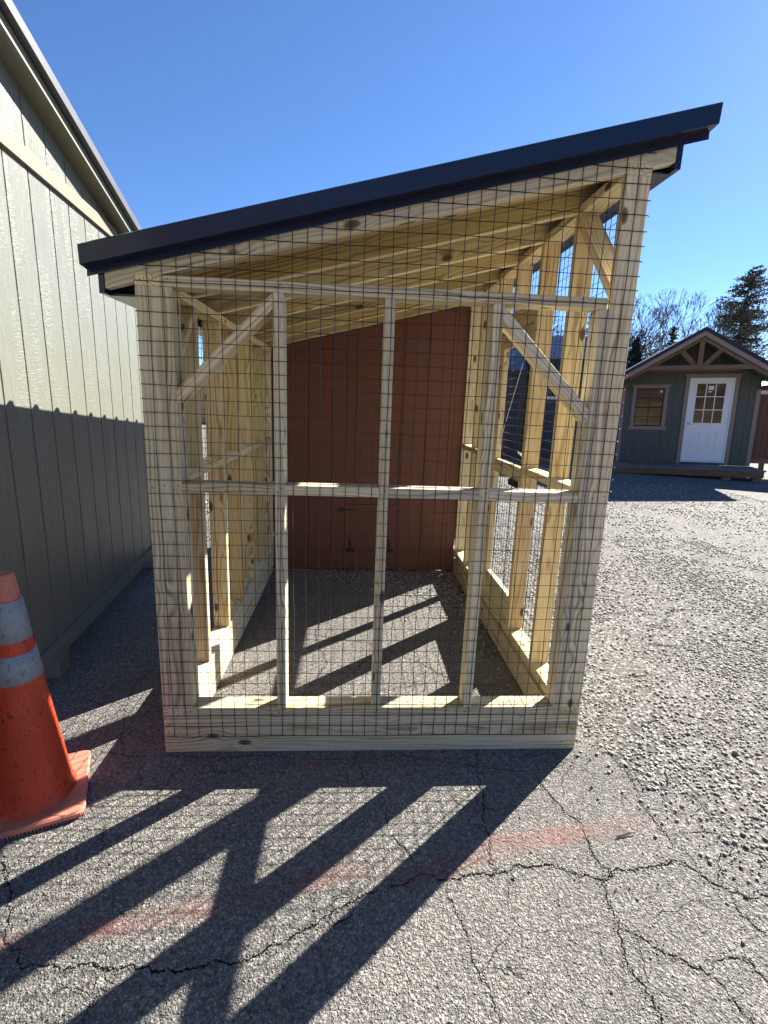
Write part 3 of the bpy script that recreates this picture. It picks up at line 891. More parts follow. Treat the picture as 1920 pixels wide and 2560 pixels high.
wire_panel(lambda u, z, o: (u, -0.14 + o * 0.6, z), 1.75, 70.2, 3.2, lambda u: rz0(u) + 2.2, (0.05, 72.12))
wire_panel(lambda u, z, o: (72.14 + o * 0.6, u, z), 0.9, 95.5, 3.2, lambda u: 93.0, (0.2, 95.8))
wire_panel(lambda u, z, o: (-0.14 + o * 0.6, u, z), 0.9, 95.5, 3.2, lambda u: 75.5, (0.2, 95.8))
# wire ends in pale steel, painting in sun glints, and staples on the right corner
V = []
for k_ in range(44):
    z = 3.2 + 2 * k_ + wob(0.05)
    if z < 91:
        V.append([(72.1, -0.2, z), (72.34, -0.02 + wob(0.1), z + wob(0.05))])
stuff(tubes('wire_end', V, 0.085, M['galv'], coop))
V = []
for x, z in [(1.2 + wob(.3), 12 + 9.5 * i) for i in range(7)] + [(70.9 + wob(.3), 14 + 11 * i) for i in range(7)] + [(19.7, 15 + 13 * i) for i in range(5)] + [(35.7, 18 + 13 * i) for i in range(5)] + [(51.7, 13 + 13 * i) for i in range(5)] + [(10 + 11 * i, 75.3) for i in range(6)] + [(8 + 10.5 * i, 46.1) for i in range(6)]:
    V.append([(x - 0.03, -0.26, z - 0.3), (x + 0.03, -0.26, z + 0.3)])
stuff(tubes('staple', V, 0.035, M['galv'], coop))

V = []
def nail2(x, z, dx, dz):
    for s_ in (-1, 1):
        V.append([(x + dx * s_, -0.02, z + dz * s_), (x + dx * s_, 0.3, z + dz * s_)])
for x in (1.6, 70.3):
    nail2(x, 75.4 if x < 9 else 93.2, 0.9, 0.1); nail2(x, 7.8, 0.9, 0.1); nail2(x, 1.6, 0.9, 0.1); nail2(x, 4.0, 0.9, 0.05); nail2(x, 46.2, 0.9, 0.2)
for x in (4.2, 19.7, 35.7, 51.7, 67.7):
    nail2(x, 75.4, 0.35, 0.2); nail2(x, 7.8, 0.35, 0.1); nail2(x, 46.1, 0.35, 0.3)
for x in (13, 28, 45, 58):
    nail2(x, 2.7, 0.2, 1.7)
stuff(tubes('nail', V, 0.11, M['black_iron'], coop, 6))

# ---------------------------------------------------------------- big green-tan shed on the left
CAM = Vector((30.77, -76.33, 59.89))
SCL = 0.928
A0 = CAM + (Vector((-35.39, 35.34, 0)) - CAM) * SCL
DD = Vector((-0.0989, 0.9951, 0)).normalized()
NN = Vector((DD.y, -DD.x, 0))
def sp(d, z, o=0.0):
    """Point on the shed's gable wall: d along it, z up, o out of it (measured at full scale, then scaled)."""
    p = A0 + DD * (d * SCL) + NN * o
    return (p.x, p.y, 59.89 + (z - 59.89) * SCL)
shed = thing('storage_shed', 'large green tan storage shed left of the coop with black metal roof', 'shed', (A0.x - 60, A0.y, 0))
APX = -14.0
def gtop(d):
    return 119.0 - 0.22 * d if d > APX else 119.0 - 0.22 * APX - 0.22 * (APX - d)
D0, D1 = -112.0, 84.0
wl = prism('gable_wall', [sp(D0, 4, -1.0), sp(D1, 4, -1.0), sp(D1, gtop(D1), -1.0), sp(APX, gtop(APX), -1.0), sp(D0, gtop(D0), -1.0)], NN * 0.55, M['tan_siding'], shed, (0, 0, 1), 0.0)
g = -3.6 - 9.05 * 12
while g < D1:
    a, b = max(g, D0), min(g + 9.05, D1)
    g += 9.05
    if b - a < 1:
        continue
    top = [(b - 0.2, gtop(b - 0.2) + 1.5), (a + 0.2, gtop(a + 0.2) + 1.5)]
    prism('plank', [sp(a + 0.2, 4.0, -0.44), sp(b - 0.2, 4.0, -0.44)] + [sp(d, z, -0.44) for d, z in top], NN * 0.44, M['tan_siding'], wl, (0, 0, 1), 0.07)
prism('band_board', [sp(D0, 103.4, 0.02), sp(61, 103.4, 0.02), sp(52.6, 106.6, 0.02), sp(D0, 106.6, 0.02)], NN * 0.8, M['tan_trim'], shed, DD, 0.06)
prism('base_trim', [sp(D0, 1.2, 0.02), sp(D1, 1.2, 0.02), sp(D1, 5.0, 0.02), sp(D0, 5.0, 0.02)], NN * 0.7, M['green_trim'], shed, DD, 0.06)
for d0 in (-4.3, 74, -90):
    p = sp(d0, 0, -8)
    prism('skid_block', [sp(d0, -4.6, 0.2), sp(d0 + 5.2, -4.6, 0.2), sp(d0 + 5.2, 3.0, 0.2), sp(d0, 3.0, 0.2)], NN * -8, M['green_trim'], shed, NN, 0.05)
# roof: soffit, rake board and roofing overhang by OV
OV = 4.0
def rk(name, h0, h1, o0, o1, mat, dend, dz=0.0):
    for (da, db) in ((APX, dend), (D0 - 8, APX)):
        pts = [sp(da, gtop(da) + h0, o0), sp(db, gtop(db) + h0, o0), sp(db, gtop(db) + h1, o0), sp(da, gtop(da) + h1, o0)]
        prism(name, pts, NN * (o1 - o0), mat, shed, Vector(sp(db, gtop(db))) - Vector(sp(da, gtop(da))), 0.0)
rk('soffit', 0.0, 0.5, 0.0, OV - 0.85, M['green_trim'], D1 + 10)
rk('rake_board', -0.5, 1.6, OV - 0.8, OV, M['green_trim'], D1 + 10)
rk('rake_trim', 1.66, 3.9, OV + 0.05, OV + 1.5, M['grey_roof'], D1 + 10.5)
rk('roof_panel', 2.6, 3.85, -190, OV, M['grey_roof'], D1 + 10.5)
prism('eave_wall', [sp(D1, 4, -1.0), sp(D1, 4, -180), sp(D1, gtop(D1), -180), sp(D1, gtop(D1), -1.0)], DD * -0.8, M['tan_siding'], shed, (0, 0, 1), 0.0)

# ---------------------------------------------------------------- traffic cone
CC = Vector((-15.9, -9.7, 0))
E1 = Vector((0.395, -0.919, 0))
E2 = Vector((-0.919, -0.395, 0))
cone = thing('traffic_cone', 'orange traffic cone with two white reflective collars on a square base', 'traffic cone', tuple(CC))
def rsq(h, r, z, n=5):
    pts = []
    for (sx, sy) in ((1, 1), (-1, 1), (-1, -1), (1, -1)):
        a0 = {(1, 1): 0, (-1, 1): 90, (-1, -1): 180, (1, -1): 270}[(sx, sy)]
        for j in range(n):
            th = math.radians(a0 + 90 * j / (n - 1))
            q = CC + E1 * (sx * (h - r) + r * math.cos(th)) - E2 * (sy * (h - r) + r * math.sin(th))
            pts.append((q.x, q.y, z))
    return pts
V = rsq(7.2, 1.0, 0.45) + rsq(7.25, 1.0, 1.0) + rsq(7.0, 1.0, 1.25)
N = 20
F = [tuple(range(N))[::-1], tuple(range(2 * N, 3 * N))] + [(l * N + i, l * N + (i + 1) % N, (l + 1) * N + (i + 1) % N, (l + 1) * N + i) for l in (0, 1) for i in range(N)]
base = meshobj('base', V, F, M['cone_faded'], cone, frame(CC, E1, -E2))
ft = []
for side in range(4):
    for j in range(30):
        t = -6.4 + 12.8 * j / 29
        q = CC + (E1 * 7.0 + E2 * t if side == 0 else E1 * -7.0 + E2 * t if side == 1 else E2 * 7.0 + E1 * t if side == 2 else E2 * -7.0 + E1 * t)
        ft.append([(q.x, q.y, 0.02), (q.x, q.y, 0.5)])
stuff(tubes('base_teeth', ft, 0.13, M['cone_faded'], base, 5))
def crad(z):
    return 5.55 - (5.55 - 1.25) * (z / 35.5) - 0.35 * math.exp(-((z - 3) / 3.0) ** 2) * 0
cz = 1.2
prof = [(5.75, 1.26), (5.55, 1.6), (crad(2.4) , 2.6)] + [(crad(z), z) for z in (6, 10, 14, 18, 20.3)]
rings('body', prof + [(crad(24.5), 24.5), (crad(26), 26), (crad(31.8), 31.8), (crad(32), 32.0)], 48, M['cone_orange'], cone, tuple(CC))
rings('collar', [(crad(20.3) + 0.02, 20.3), (crad(20.3) + 0.13, 20.35), (crad(24.4) + 0.13, 24.35), (crad(24.4) + 0.02, 24.4)], 48, M['cone_white'], cone, tuple(CC))
rings('collar', [(crad(26.2) + 0.02, 26.2), (crad(26.2) + 0.13, 26.25), (crad(31.9) + 0.13, 31.85), (crad(31.9) + 0.02, 31.9)], 48, M['cone_white'], cone, tuple(CC))
rings('tip', [(crad(32.0) - 0.05, 31.9), (crad(32.2) - 0.02, 32.1), (crad(35.2), 35.2), (crad(35.5) - 0.1, 35.5), (0.95, 35.5), (0.85, 33.0), (0.0, 33.0)], 40, M['cone_faded'], cone, tuple(CC))

# ---------------------------------------------------------------- cottage-style cabin on the right
OC = Vector((364.4, 413.8, 12.5))
UC = Vector((0.92825, -0.37075, 0.03)).normalized()
KC = Vector((-0.02786, 0.01113, 0.99955)).normalized()
NC = UC.cross(KC) * -1            # into the cabin, away from the viewer
if NC.y < 0:
    NC = -NC
def cp(u, k, off=0.0):
    p = OC + UC * u + KC * k - NC * off
    return (p.x, p.y, p.z)
cab = thing('cabin', 'small slate green cabin with white door, porch and gable truss', 'cabin', tuple(OC + NC * 60 - Vector((0, 0, 12.5))))
def cbox(name, u0, u1, k0, k1, o0, o1, mat, parent=None, bevel=0.05):
    """o0 < o1: distance in front of the wall plane."""
    vs = [cp(u0, k0, o0), cp(u1, k0, o0), cp(u1, k1, o0), cp(u0, k1, o0), cp(u0, k0, o1), cp(u1, k0, o1), cp(u1, k1, o1), cp(u0, k1, o1)]
    vs = [Vector(v) for v in vs]
    dims = [(u1 - u0, UC), (k1 - k0, KC), (o1 - o0, NC)]
    dims.sort(key=lambda t: -t[0])
    return meshobj(name, vs, BOXF, mat, parent or cab, frame(sum(vs, Vector()) / 8, dims[0][1], dims[1][1]), bevel)
def cpoly(name, pts, o0, o1, mat, parent=None, grain=None, bevel=0.05):
    return prism(name, [cp(u, k, o0) for u, k in pts], NC * (o0 - o1), mat, parent or cab, grain or UC, bevel)
CS, CT = M['cottage_siding'], M['cottage_trim']
PIT = 0.605
UM = 0.4
def ctop(u):
    return 116.8 - PIT * abs(u - UM)
cw = cpoly('front_wall', [(-59.4, -3.2), (61.8, -3.2), (61.8, ctop(61.8)), (UM, ctop(UM)), (-59.4, ctop(-59.4))], -4.0, -0.5, CS, None, KC, 0.0)
u = -59.4
while u < 61.7:
    a, b = u + 0.1, min(u + 8.0, 61.8) - 0.1
    u += 8.0
    holes = []
    if b > 1 and a < 39.5:
        holes.append((-3.0, 81.6, 1.0, 39.4))
    if b > -46.3 and a < -20:
        holes.append((34.4, 72.0, -46.3, -20.0))
    def seg(a, b, k0, k1f):
        cpoly('plank', [(a, k0), (b, k0), (b, k1f(b)), (a, k1f(a))], -0.46, 0.0, CS, cw, KC, 0.04)
    if not holes:
        seg(a, b, -3.2, ctop) if not (a < UM < b) else cpoly('plank', [(a, -3.2), (b, -3.2), (b, ctop(b)), (UM, ctop(UM)), (a, ctop(a))], -0.46, 0.0, CS, cw, KC, 0.04)
    else:
        h0, h1, ha, hb = holes[0]
        if a < ha < b:
            seg(a, ha, -3.2, ctop)
            a = ha
        if a < hb < b:
            seg(hb, b, -3.2, ctop)
            b = hb
        if h0 > 0:
            seg(a, b, -3.2, lambda q: h0)
        if a < UM < b:
            cpoly('plank', [(a, h1), (b, h1), (b, ctop(b)), (UM, ctop(UM)), (a, ctop(a))], -0.46, 0.0, CS, cw, KC, 0.04)
        else:
            seg(a, b, h1, ctop)
for (ua, ub) in ((-59.4, -56.0), (58.2, 61.9)):
    cbox('corner_trim', ua, ub, -3.0, 71.0, 0.02, 0.8, CT)
# window
def frame_trim(u0, u1, k0, k1, w, sill, parent):
    cpoly('frame', [(u0, k0), (u0 + w, k0), (u0 + w, k1), (u0, k1)], 0.02, 0.9, CT, parent, KC)
    cpoly('frame', [(u1 - w, k0), (u1, k0), (u1, k1), (u1 - w, k1)], 0.02, 0.9, CT, parent, KC)
    cpoly('frame', [(u0 + 0.0, k1 + 0.02), (u1, k1 + 0.02), (u1 + 2.0, k1 + 3.6), (u0 - 2.0, k1 + 3.6)], 0.02, 1.1, CT, parent, UC)
    if sill:
        cpoly('sill', [(u0 - 1.8, k0 - 3.6), (u1 + 1.8, k0 - 3.6), (u1 + 0.6, k0 - 0.02), (u0 - 0.6, k0 - 0.02)], 0.02, 1.1, CT, parent, UC)
wn = cbox('window', -46.2, -20.1, 34.5, 71.9, -0.42, -0.34, M['black_iron'])
for a, b in ((-44.85, -33.55), (-32.85, -21.45)):
    for c, d in ((35.65, 43.75), (44.45, 52.55), (54.05, 62.05), (62.75, 70.75)):
        cbox('pane', a, b, c, d, -0.33, -0.27, M['glass'], wn, 0.0)
frame_trim(-49.2, -16.9, 34.3, 72.2, 3.3, True, wn)
for (a, b, c, d) in ((-45.9, -20.4, 52.6, 54.0), (-45.9, -44.9, 34.6, 71.8), (-21.4, -20.4, 34.6, 71.8), (-44.9, -21.4, 34.6, 35.6), (-44.9, -21.4, 70.8, 71.8)):
    cbox('sash', a, b, c, d, -0.28, 0.1, M['black_iron'], wn, 0.0)
for (a, b, c, d) in ((-33.5, -32.9, 54.05, 70.75), (-33.5, -32.9, 35.65, 52.55), (-44.8, -33.55, 62.1, 62.7), (-32.85, -21.5, 62.1, 62.7), (-44.8, -33.55, 43.8, 44.4), (-32.85, -21.5, 43.8, 44.4)):
    cbox('muntin', a, b, c, d, -0.28, -0.1, M['black_iron'], wn, 0.0)
cbox('sticker', -24.2, -22.2, 68.0, 70.2, -0.26, -0.22, M['white_label'], wn, 0.0)
# door
cd = cbox('door', 2.4, 38.2, 0.5, 80.6, -0.42, -0.2, M['white_paint'])
for (a, b, c, d) in ((1.0, 2.3, -0.8, 81.9), (38.3, 39.6, -0.8, 81.9), (2.32, 38.28, 80.7, 81.9), (2.32, 38.28, -0.8, 0.3)):
    cbox('jamb', a, b, c, d, -0.4, 0.7, M['white_paint'], cd, 0.04)
for (a, b, c, d) in ((-2.6, 0.95, -3.0, 82.2), (39.65, 43.2, -3.0, 82.2)):
    cbox('casing', a, b, c, d, 0.03, 1.0, CT, cd)
cpoly('casing', [(-2.6, 82.22), (43.2, 82.22), (45.2, 85.8), (-4.6, 85.8)], 0.03, 1.2, CT, cd, UC)
for a, b in ((7.92, 15.68), (16.52, 23.88), (24.72, 32.28)):
    for c, d in ((38.42, 50.68), (51.52, 63.38), (64.22, 76.38)):
        cbox('pane', a, b, c, d, -0.18, -0.1, M['glass'], cd, 0.0)
for (a, b, c, d) in ((6.4, 7.9, 36.9, 77.9), (32.3, 33.8, 36.9, 77.9), (7.92, 32.28, 36.9, 38.4), (7.92, 32.28, 76.4, 77.9)):
    cbox('lite_frame', a, b, c, d, -0.18, 0.25, M['white_paint'], cd, 0.05)
for a in (15.7, 23.9):
    cbox('muntin', a, a + 0.8, 38.45, 76.35, -0.09, 0.1, M['white_paint'], cd, 0.0)
for c in (50.7, 63.4):
    for a, b in ((7.95, 15.65), (16.55, 23.85), (24.75, 32.25)):
        cbox('muntin', a, b, c, c + 0.8, -0.09, 0.08, M['white_paint'], cd, 0.0)
cbox('sticker', 17.8, 22.6, 70.2, 74.2, -0.09, -0.06, M['white_label'], cd, 0.0)
cbox('sticker', 17.8, 21.0, 68.0, 69.2, -0.09, -0.06, M['white_label'], cd, 0.0)
for a in (8.0, 22.8):
    for (p, q, r, s) in ((a, a + 8.2, 9.9, 10.9), (a, a + 8.2, 29.4, 30.4), (a, a + 1.0, 10.92, 29.38), (a + 7.2, a + 8.2, 10.92, 29.38)):
        cbox('panel_moulding', p, q, r, s, -0.19, 0.25, M['white_paint'], cd, 0.08)
    cbox('panel', a + 1.6, a + 6.6, 11.6, 28.7, -0.19, -0.02, M['white_paint'], cd, 0.1)
q = cp(4.6, 37.6, 1.2)
hd = meshobj('handle', [cp(4.6 + 1.1 * math.cos(t) * math.cos(s), 37.6 + 1.1 * math.sin(t) * math.cos(s), 1.0 + 0.9 * math.sin(s)) for s in (-1.2, -0.5, 0.3, 1.2) for t in [i * math.pi / 4 for i in range(8)]],
             [(r * 8 + i, r * 8 + (i + 1) % 8, r * 8 + 8 + (i + 1) % 8, r * 8 + 8 + i) for r in range(3) for i in range(8)] + [tuple(range(24, 32))], M['galv'], cd, None, 0.0, True)
# porch deck: boards run front to back, skirt, blocks
PD = 38.0
for i in range(23):
    a = -64.6 + 5.58 * i
    cbox('deck_board', a, a + 5.4, -4.5, -3.2, 0.9, PD + 0.8, M['grey_deck'], None, 0.08)
cbox('deck_skirt', -64.4, 62.2, -10.3, -4.55, PD - 1.4, PD, M['brown_wood'])
cbox('deck_skirt', -64.4, -63.0, -10.3, -4.55, 0, PD - 1.45, M['brown_wood'])
cbox('deck_skirt', 60.8, 62.2, -10.3, -4.55, 0, PD - 1.45, M['brown_wood'])
for a in (-44, 30.5, -62, 55):
    cbox('foundation_block', a, a + 6.8, -14.6, -10.35, PD - 12, PD - 3, M['block'])
for a in (-56, 48):
    cbox('foundation_block', a, a + 8, -14.6, -3.3, -90, -70, M['block'])
# roof
RO = 36.5
def crake(name, h0, h1, o0, o1, mat, e):
    for s in (-1, 1):
        pts = [(UM, ctop(UM) + h0), (UM + s * e, ctop(UM + s * e) + h0), (UM + s * e, ctop(UM + s * e) + h1), (UM, ctop(UM) + h1)]
        if s < 0:
            pts = pts[::-1]
        cpoly(name, pts, o0, o1, mat, None, UC * s - KC * PIT)
crake('rake_board', 0.3, 4.6, RO - 1.2, RO, CT, 70)
crake('rake_trim', 4.62, 8.0, RO - 1.6, RO + 0.9, M['navy_metal'], 71)
crake('roof_panel', 5.4, 8.2, -190, RO + 0.7, M['grey_roof'], 71)
crake('porch_ceiling', 0.0, 1.2, 0.05, RO - 1.3, CS, 66)
# truss timbers at the porch front
BW = M['brown_wood']
cbox('truss_beam', -48, 47, 87.7, 91.6, RO - 6.5, RO - 3.0, BW)
cbox('truss_post', -2.0, 1.9, 91.62, 114.6, RO - 6.3, RO - 3.2, BW)
cpoly('truss_strut', [(-7.2, 91.65), (-2.4, 91.65), (-2.4, 92.6), (-15.2, 106.6), (-18.8, 104.6)], RO - 6.2, RO - 3.3, BW, None, UC - KC * 1.1)
cpoly('truss_strut', [(2.3, 91.65), (6.6, 91.65), (18.8, 104.6), (15.2, 106.6), (2.3, 92.6)], RO - 6.2, RO - 3.3, BW, None, UC + KC * 1.1)
for s in (-1, 1):
    pts = [(UM, ctop(UM) - 3.2), (UM + s * 58, ctop(UM + s * 58) - 3.2), (UM + s * 58, ctop(UM + s * 58) - 0.1), (UM, ctop(UM) - 0.1)]
    if s < 0:
        pts = pts[::-1]
    cpoly('truss_rafter', pts, RO - 6.4, RO - 3.1, BW, None, UC * s - KC * PIT)
cbox('inner_beam', -40, 38, 87.4, 92.0, 14, 17, BW)
cbox('side_beam', -63, -59.5, 70.5, 74.5, 0.5, RO - 2.8, BW)
cbox('side_beam', 61.9, 65.4, 70.5, 74.5, 0.5, RO - 2.8, BW)
# cabin body behind
for (ua, ub) in ((-59.4, -57.4), (59.8, 61.8)):
    cbox('side_wall', ua, ub, -3.2, 79.5, -186, -4.05, CS, None, 0.0)
cpoly('rear_wall', [(-57.3, -3.2), (59.7, -3.2), (59.7, 79), (UM, ctop(UM)), (-57.3, 79)], -186, -184, CS, None, KC, 0.0)
# pale puddle of sun falls on the deck by itself; small white cover lying on the deck edge is sunlight in the photo

# ---------------------------------------------------------------- red-brown fence-like shed right of the cabin
rs = thing('red_shed', 'reddish brown board shed just right of the cabin with a white top edge', 'shed', cp(90, -12, -20))
for i in range(14):
    a = 64.6 + 4.2 * i
    cbox('wall_board', a, a + 4.05, 2.0, 66.5, -12.8, -12.0, M['brown_wood'] if i % 3 == 1 else M['red_siding'], rs, 0.06)
cbox('wall', 64.6, 123, 2.0, 66.4, -18.8, -12.85, M['red_siding'], rs, 0.0)
cbox('top_trim', 64.2, 123, 66.6, 70.0, -13.2, -11.4, M['white_paint'], rs, 0.0)
cbox('bottom_rail', 64.4, 123, -1.0, 4.4, -11.9, -10.8, M['brown_wood'], rs)
for a in (74, 100, 118):
    cbox('post', a, a + 4, -12.5, -1.05, -14, -10.9, M['brown_wood'], rs)
prism('roof', [cp(63, 70.2, 12 - 22), cp(125, 70.2, -10), cp(125, 88, -60), cp(63, 88, -60)], KC * 1.5, M['grey_roof'], rs, UC, 0.0)

# ---------------------------------------------------------------- dark sheds seen through the run's right wall
def simple_shed(name, label, x0, y0, x1, y1, depth, eave, rise, wmat, rmat, pitch_step, z0=3.0):
    a, b = Vector((x0, y0, 0)), Vector((x1, y1, 0))
    U = (b - a).normalized()
    Nn = Vector((-U.y, U.x, 0))
    L = (b - a).length
    t = thing(name, label, 'shed', tuple((a + b) / 2 + Nn * depth / 2))
    w = prism('front_wall', [a + Nn * 0.6 + Vector((0, 0, z0)), b + Nn * 0.6 + Vector((0, 0, z0)), b + Nn * 0.6 + Vector((0, 0, eave)), a + Nn * 0.6 + Vector((0, 0, eave))], Nn * 3, wmat, t, (0, 0, 1), 0.0)
    n = int(L / pitch_step)
    for i in range(n):
        p, q_ = a + U * (L * i / n + 0.15), a + U * (L * (i + 1) / n - 0.15)
        prism('plank', [p + Vector((0, 0, z0)), q_ + Vector((0, 0, z0)), q_ + Vector((0, 0, eave)), p + Vector((0, 0, eave))], Nn * 0.55, wmat, w, (0, 0, 1), 0.05)
    for s in (a, b):
        prism('side_wall', [s + Vector((0, 0, z0)) + Nn * 3.7, s + Nn * depth + Vector((0, 0, z0)), s + Nn * depth + Vector((0, 0, eave)), s + Nn * depth / 2 + Vector((0, 0, eave + rise)), s + Nn * 3.7 + Vector((0, 0, eave))], (b - s if s == a else a - s).normalized() * 2, wmat, t, (0, 0, 1), 0.0)
    for k_ in (0, 1):
        e0 = a - U * 4 + (Nn * (-5) if k_ == 0 else Nn * (depth + 5)) + Vector((0, 0, eave - 1))
        e1 = e0 + U * (L + 8)
        r0 = a - U * 4 + Nn * depth / 2 + Vector((0, 0, eave + rise + 1))
        r1 = r0 + U * (L + 8)
        prism('roof', [e0, e1, r1, r0], (0, 0, 2.2), rmat, t, U, 0.0)
    prism('fascia', [a - U * 3.9 - Nn * 5 + Vector((0, 0, eave - 4)), b + U * 3.9 - Nn * 5 + Vector((0, 0, eave - 4)), b + U * 3.9 - Nn * 5 + Vector((0, 0, eave - 1.2)), a - U * 3.9 - Nn * 5 + Vector((0, 0, eave - 1.2))], Nn * 0.8, rmat, t, U, 0.0)
    return t
simple_shed('dark_shed', 'dark blue board shed with black roof seen through the run door', 150, 512, 224, 498, 110, 100, 26, M['dark_siding'], M['navy_metal'], 8.0)
s2 = simple_shed('dark_shed', 'taller dark shed with a white framed window seen between the right wall studs', 231, 486, 300, 470, 120, 112, 30, M['dark_siding'], M['navy_metal'], 8.0)
fw = [c for c in s2.children if c.name.startswith('front_wall')][0]
A_, B_ = Vector((231, 486, 0)), Vector((300, 470, 0))
Ux = (B_ - A_).normalized()
Nx = Vector((-Ux.y, Ux.x, 0))
wn2 = prism('window', [A_ + Ux * 13 - Nx * 0.2 + Vector((0, 0, 70)), A_ + Ux * 31 - Nx * 0.2 + Vector((0, 0, 70)), A_ + Ux * 31 - Nx * 0.2 + Vector((0, 0, 100)), A_ + Ux * 13 - Nx * 0.2 + Vector((0, 0, 100))], Nx * -0.8, M['white_paint'], s2, (0, 0, 1), 0.0)
prism('pane', [A_ + Ux * 16 - Nx * 1.1 + Vector((0, 0, 73)), A_ + Ux * 28 - Nx * 1.1 + Vector((0, 0, 73)), A_ + Ux * 28 - Nx * 1.1 + Vector((0, 0, 97)), A_ + Ux * 16 - Nx * 1.1 + Vector((0, 0, 97))], Nx * -0.1, M['glass'], wn2, (0, 0, 1), 0.0)
simple_shed('tan_shed', 'sunlit tan shed far behind the run, seen through the left wall gap', -360, 1040, -230, 1060, 120, 88, 26, M['tan_wall'], M['grey_roof'], 8.0)

# ---------------------------------------------------------------- trees
def leafmesh(name, C, size, mat, parent, aspect=2.4, down=0.0):
    """Thin needle sprays: one small bent quad pair per clump."""
    n = len(C)
    C = np.array(C)
    a = nrs.normal(0, 1, (n, 3))
    a[:, 2] = a[:, 2] * 0.5 - down
    a /= np.linalg.norm(a, axis=1)[:, None]
    b = np.cross(a, nrs.normal(0, 1, (n, 3)))
    b /= np.linalg.norm(b, axis=1)[:, None]
    s = size * nrs.uniform(0.5, 1.3, n)[:, None]
    P = np.stack([C - b * s / aspect, C + a * s * 0.9, C + b * s / aspect, C - a * s * 0.5], 1)
    org = C.mean(0)
    me = bpy.data.meshes.new(name)
    me.from_pydata(((P - org) * IN).reshape(-1, 3).tolist(), [], (np.arange(n * 4).reshape(n, 4)).tolist())
    return link(name, me, mat, parent, Matrix.Translation(Vector(org) * IN))
def conifer(x, y, h, rad, label, nb, leaf, mat, shape=0.8, gap=0.25, base=0.1):
    t = thing('conifer_tree', label, 'tree', (x, y, 0), 'conifers behind the cabin')
    tr = [[(x + wob(1), y, 0), (x + wob(h * 0.01), y, h * 0.3), (x + wob(h * 0.012), y, h * 0.6), (x, y, h)]]
    tubes('trunk', tr, [rad * 0.085, rad * 0.07, rad * 0.045, 0.4], M['bark_dark'], t, 7)
    lines, C = [], []
    for i in range(nb):
        f = base + (0.985 - base) * rnd.random() ** 0.9
        L = rad * (1 - f) ** shape * rnd.uniform(0.55, 1.12) + rad * 0.05
        if rnd.random() < gap * 0.4:
            L *= 0.5
        th = rnd.uniform(0, 2 * math.pi)
        z = h * f
        dx, dy = math.cos(th), math.sin(th)
        up = rnd.uniform(0.25, 0.75)
        pts = []
        for j in range(5):
            s = j / 4
            pts.append(Vector((x + dx * L * s, y + dy * L * s, z + L * (up * s - 0.55 * s * s + 0.25 * s ** 3))))
        lines.append(pts)
        m = int(30 + L / rad * 190)
        for _ in range(m):
            s = rnd.uniform(0.22, 1.0)
            j = min(3, int(s * 4))
            p = pts[j].lerp(pts[j + 1], s * 4 - j)
            w = min(L * 0.14 * (1.15 - s * 0.5), 6.5)
            C.append((p.x + rnd.gauss(0, w), p.y + rnd.gauss(0, w), p.z + rnd.gauss(0, w * 0.5) - rnd.random() * L * 0.10))
    tubes('limbs', lines, [rad * 0.02, rad * 0.016, rad * 0.012, rad * 0.008, rad * 0.004], M['bark_dark'], t, 3)
    leafmesh('crown', C, leaf, mat, t, 2.6, 0.35)
    return t
def bare(x, y, h, label, spread=0.42, seed=1, levels=5, lean=0.0, r0=None):
    rr = random.Random(seed)
    t = thing('bare_tree', label, 'tree', (x, y, 0), 'leafless trees behind the cabin')
    lv = {}
    def grow(p, d, L, r, lev):
        q = [p]
        dd = d.copy()
        for _ in range(3):
            dd = (dd + Vector((rr.gauss(0, 0.07), rr.gauss(0, 0.07), rr.gauss(0.03, 0.05)))).normalized()
            q.append(q[-1] + dd * L / 3)
        lv.setdefault(lev, []).append((q, r))
        if lev >= levels:
            return
        n = rr.choice((2, 3, 3)) if lev else 4
        for i in range(n):
            ang = spread * rr.uniform(0.6, 1.35)
            az = 2 * math.pi * (i + rr.random() * 0.7) / n
            ax = dd.cross(Vector((0.3, 0.9, 0.1))).normalized()
            bx = dd.cross(ax)
            nd = (dd * math.cos(ang) + (ax * math.cos(az) + bx * math.sin(az)) * math.sin(ang)).normalized()
            st = q[-1] if i < 2 else q[2].lerp(q[3], rr.random())
            grow(st, nd, L * rr.uniform(0.62, 0.82), r * 0.62, lev + 1)
    r0 = r0 or h * 0.014
    grow(Vector((x, y, 0)), Vector((lean, 0, 1)).normalized(), h * 0.32, r0, 0)
    first = lv.pop(0)[0]
    tubes('trunk', [first[0]], [r0, r0 * 0.9, r0 * 0.8, r0 * 0.7], M['bark'], t, 6)
    L, R_ = [], []
    V = []
    for lev, items in sorted(lv.items()):
        rad = max(0.36, items[0][1])
        o = tubes('boughs' if lev < 3 else 'twigs', [i[0] for i in items], [rad, rad * 0.9, rad * 0.8, rad * 0.62], M['bark'], t, 4 if lev < 3 else 3)
        if lev >= 3:
            stuff(o)
    return t
conifer(640, 718, 286, 70, 'tall dark conifer rising behind the right slope of the cabin roof', 190, 2.5, M['needles'], 0.45, 0.7, 0.10)
conifer(531, 826, 190, 42, 'small blue green spruce left of the cabin roof', 200, 3.8, M['needles_blue'], 0.9, 0.1, 0.05)
conifer(600, 830, 212, 36, 'thin young conifer showing over the left slope of the cabin roof', 110, 3.8, M['needles'], 0.9, 0.3, 0.08)
conifer(330, 900, 200, 70, 'dark conifer behind the dark sheds, seen through the run wall', 180, 4.8, M['needles'], 0.8, 0.3, 0.1)
bare(615, 815, 262, 'round headed leafless tree just left of the cabin ridge', 0.40, 3, 7)
bare(573, 838, 226, 'one sided leafless tree right of the small spruce', 0.36, 12, 6, -0.08)
bare(560, 880, 240, 'leafless tree whose top shows above the small spruce', 0.36, 21, 6, -0.05)
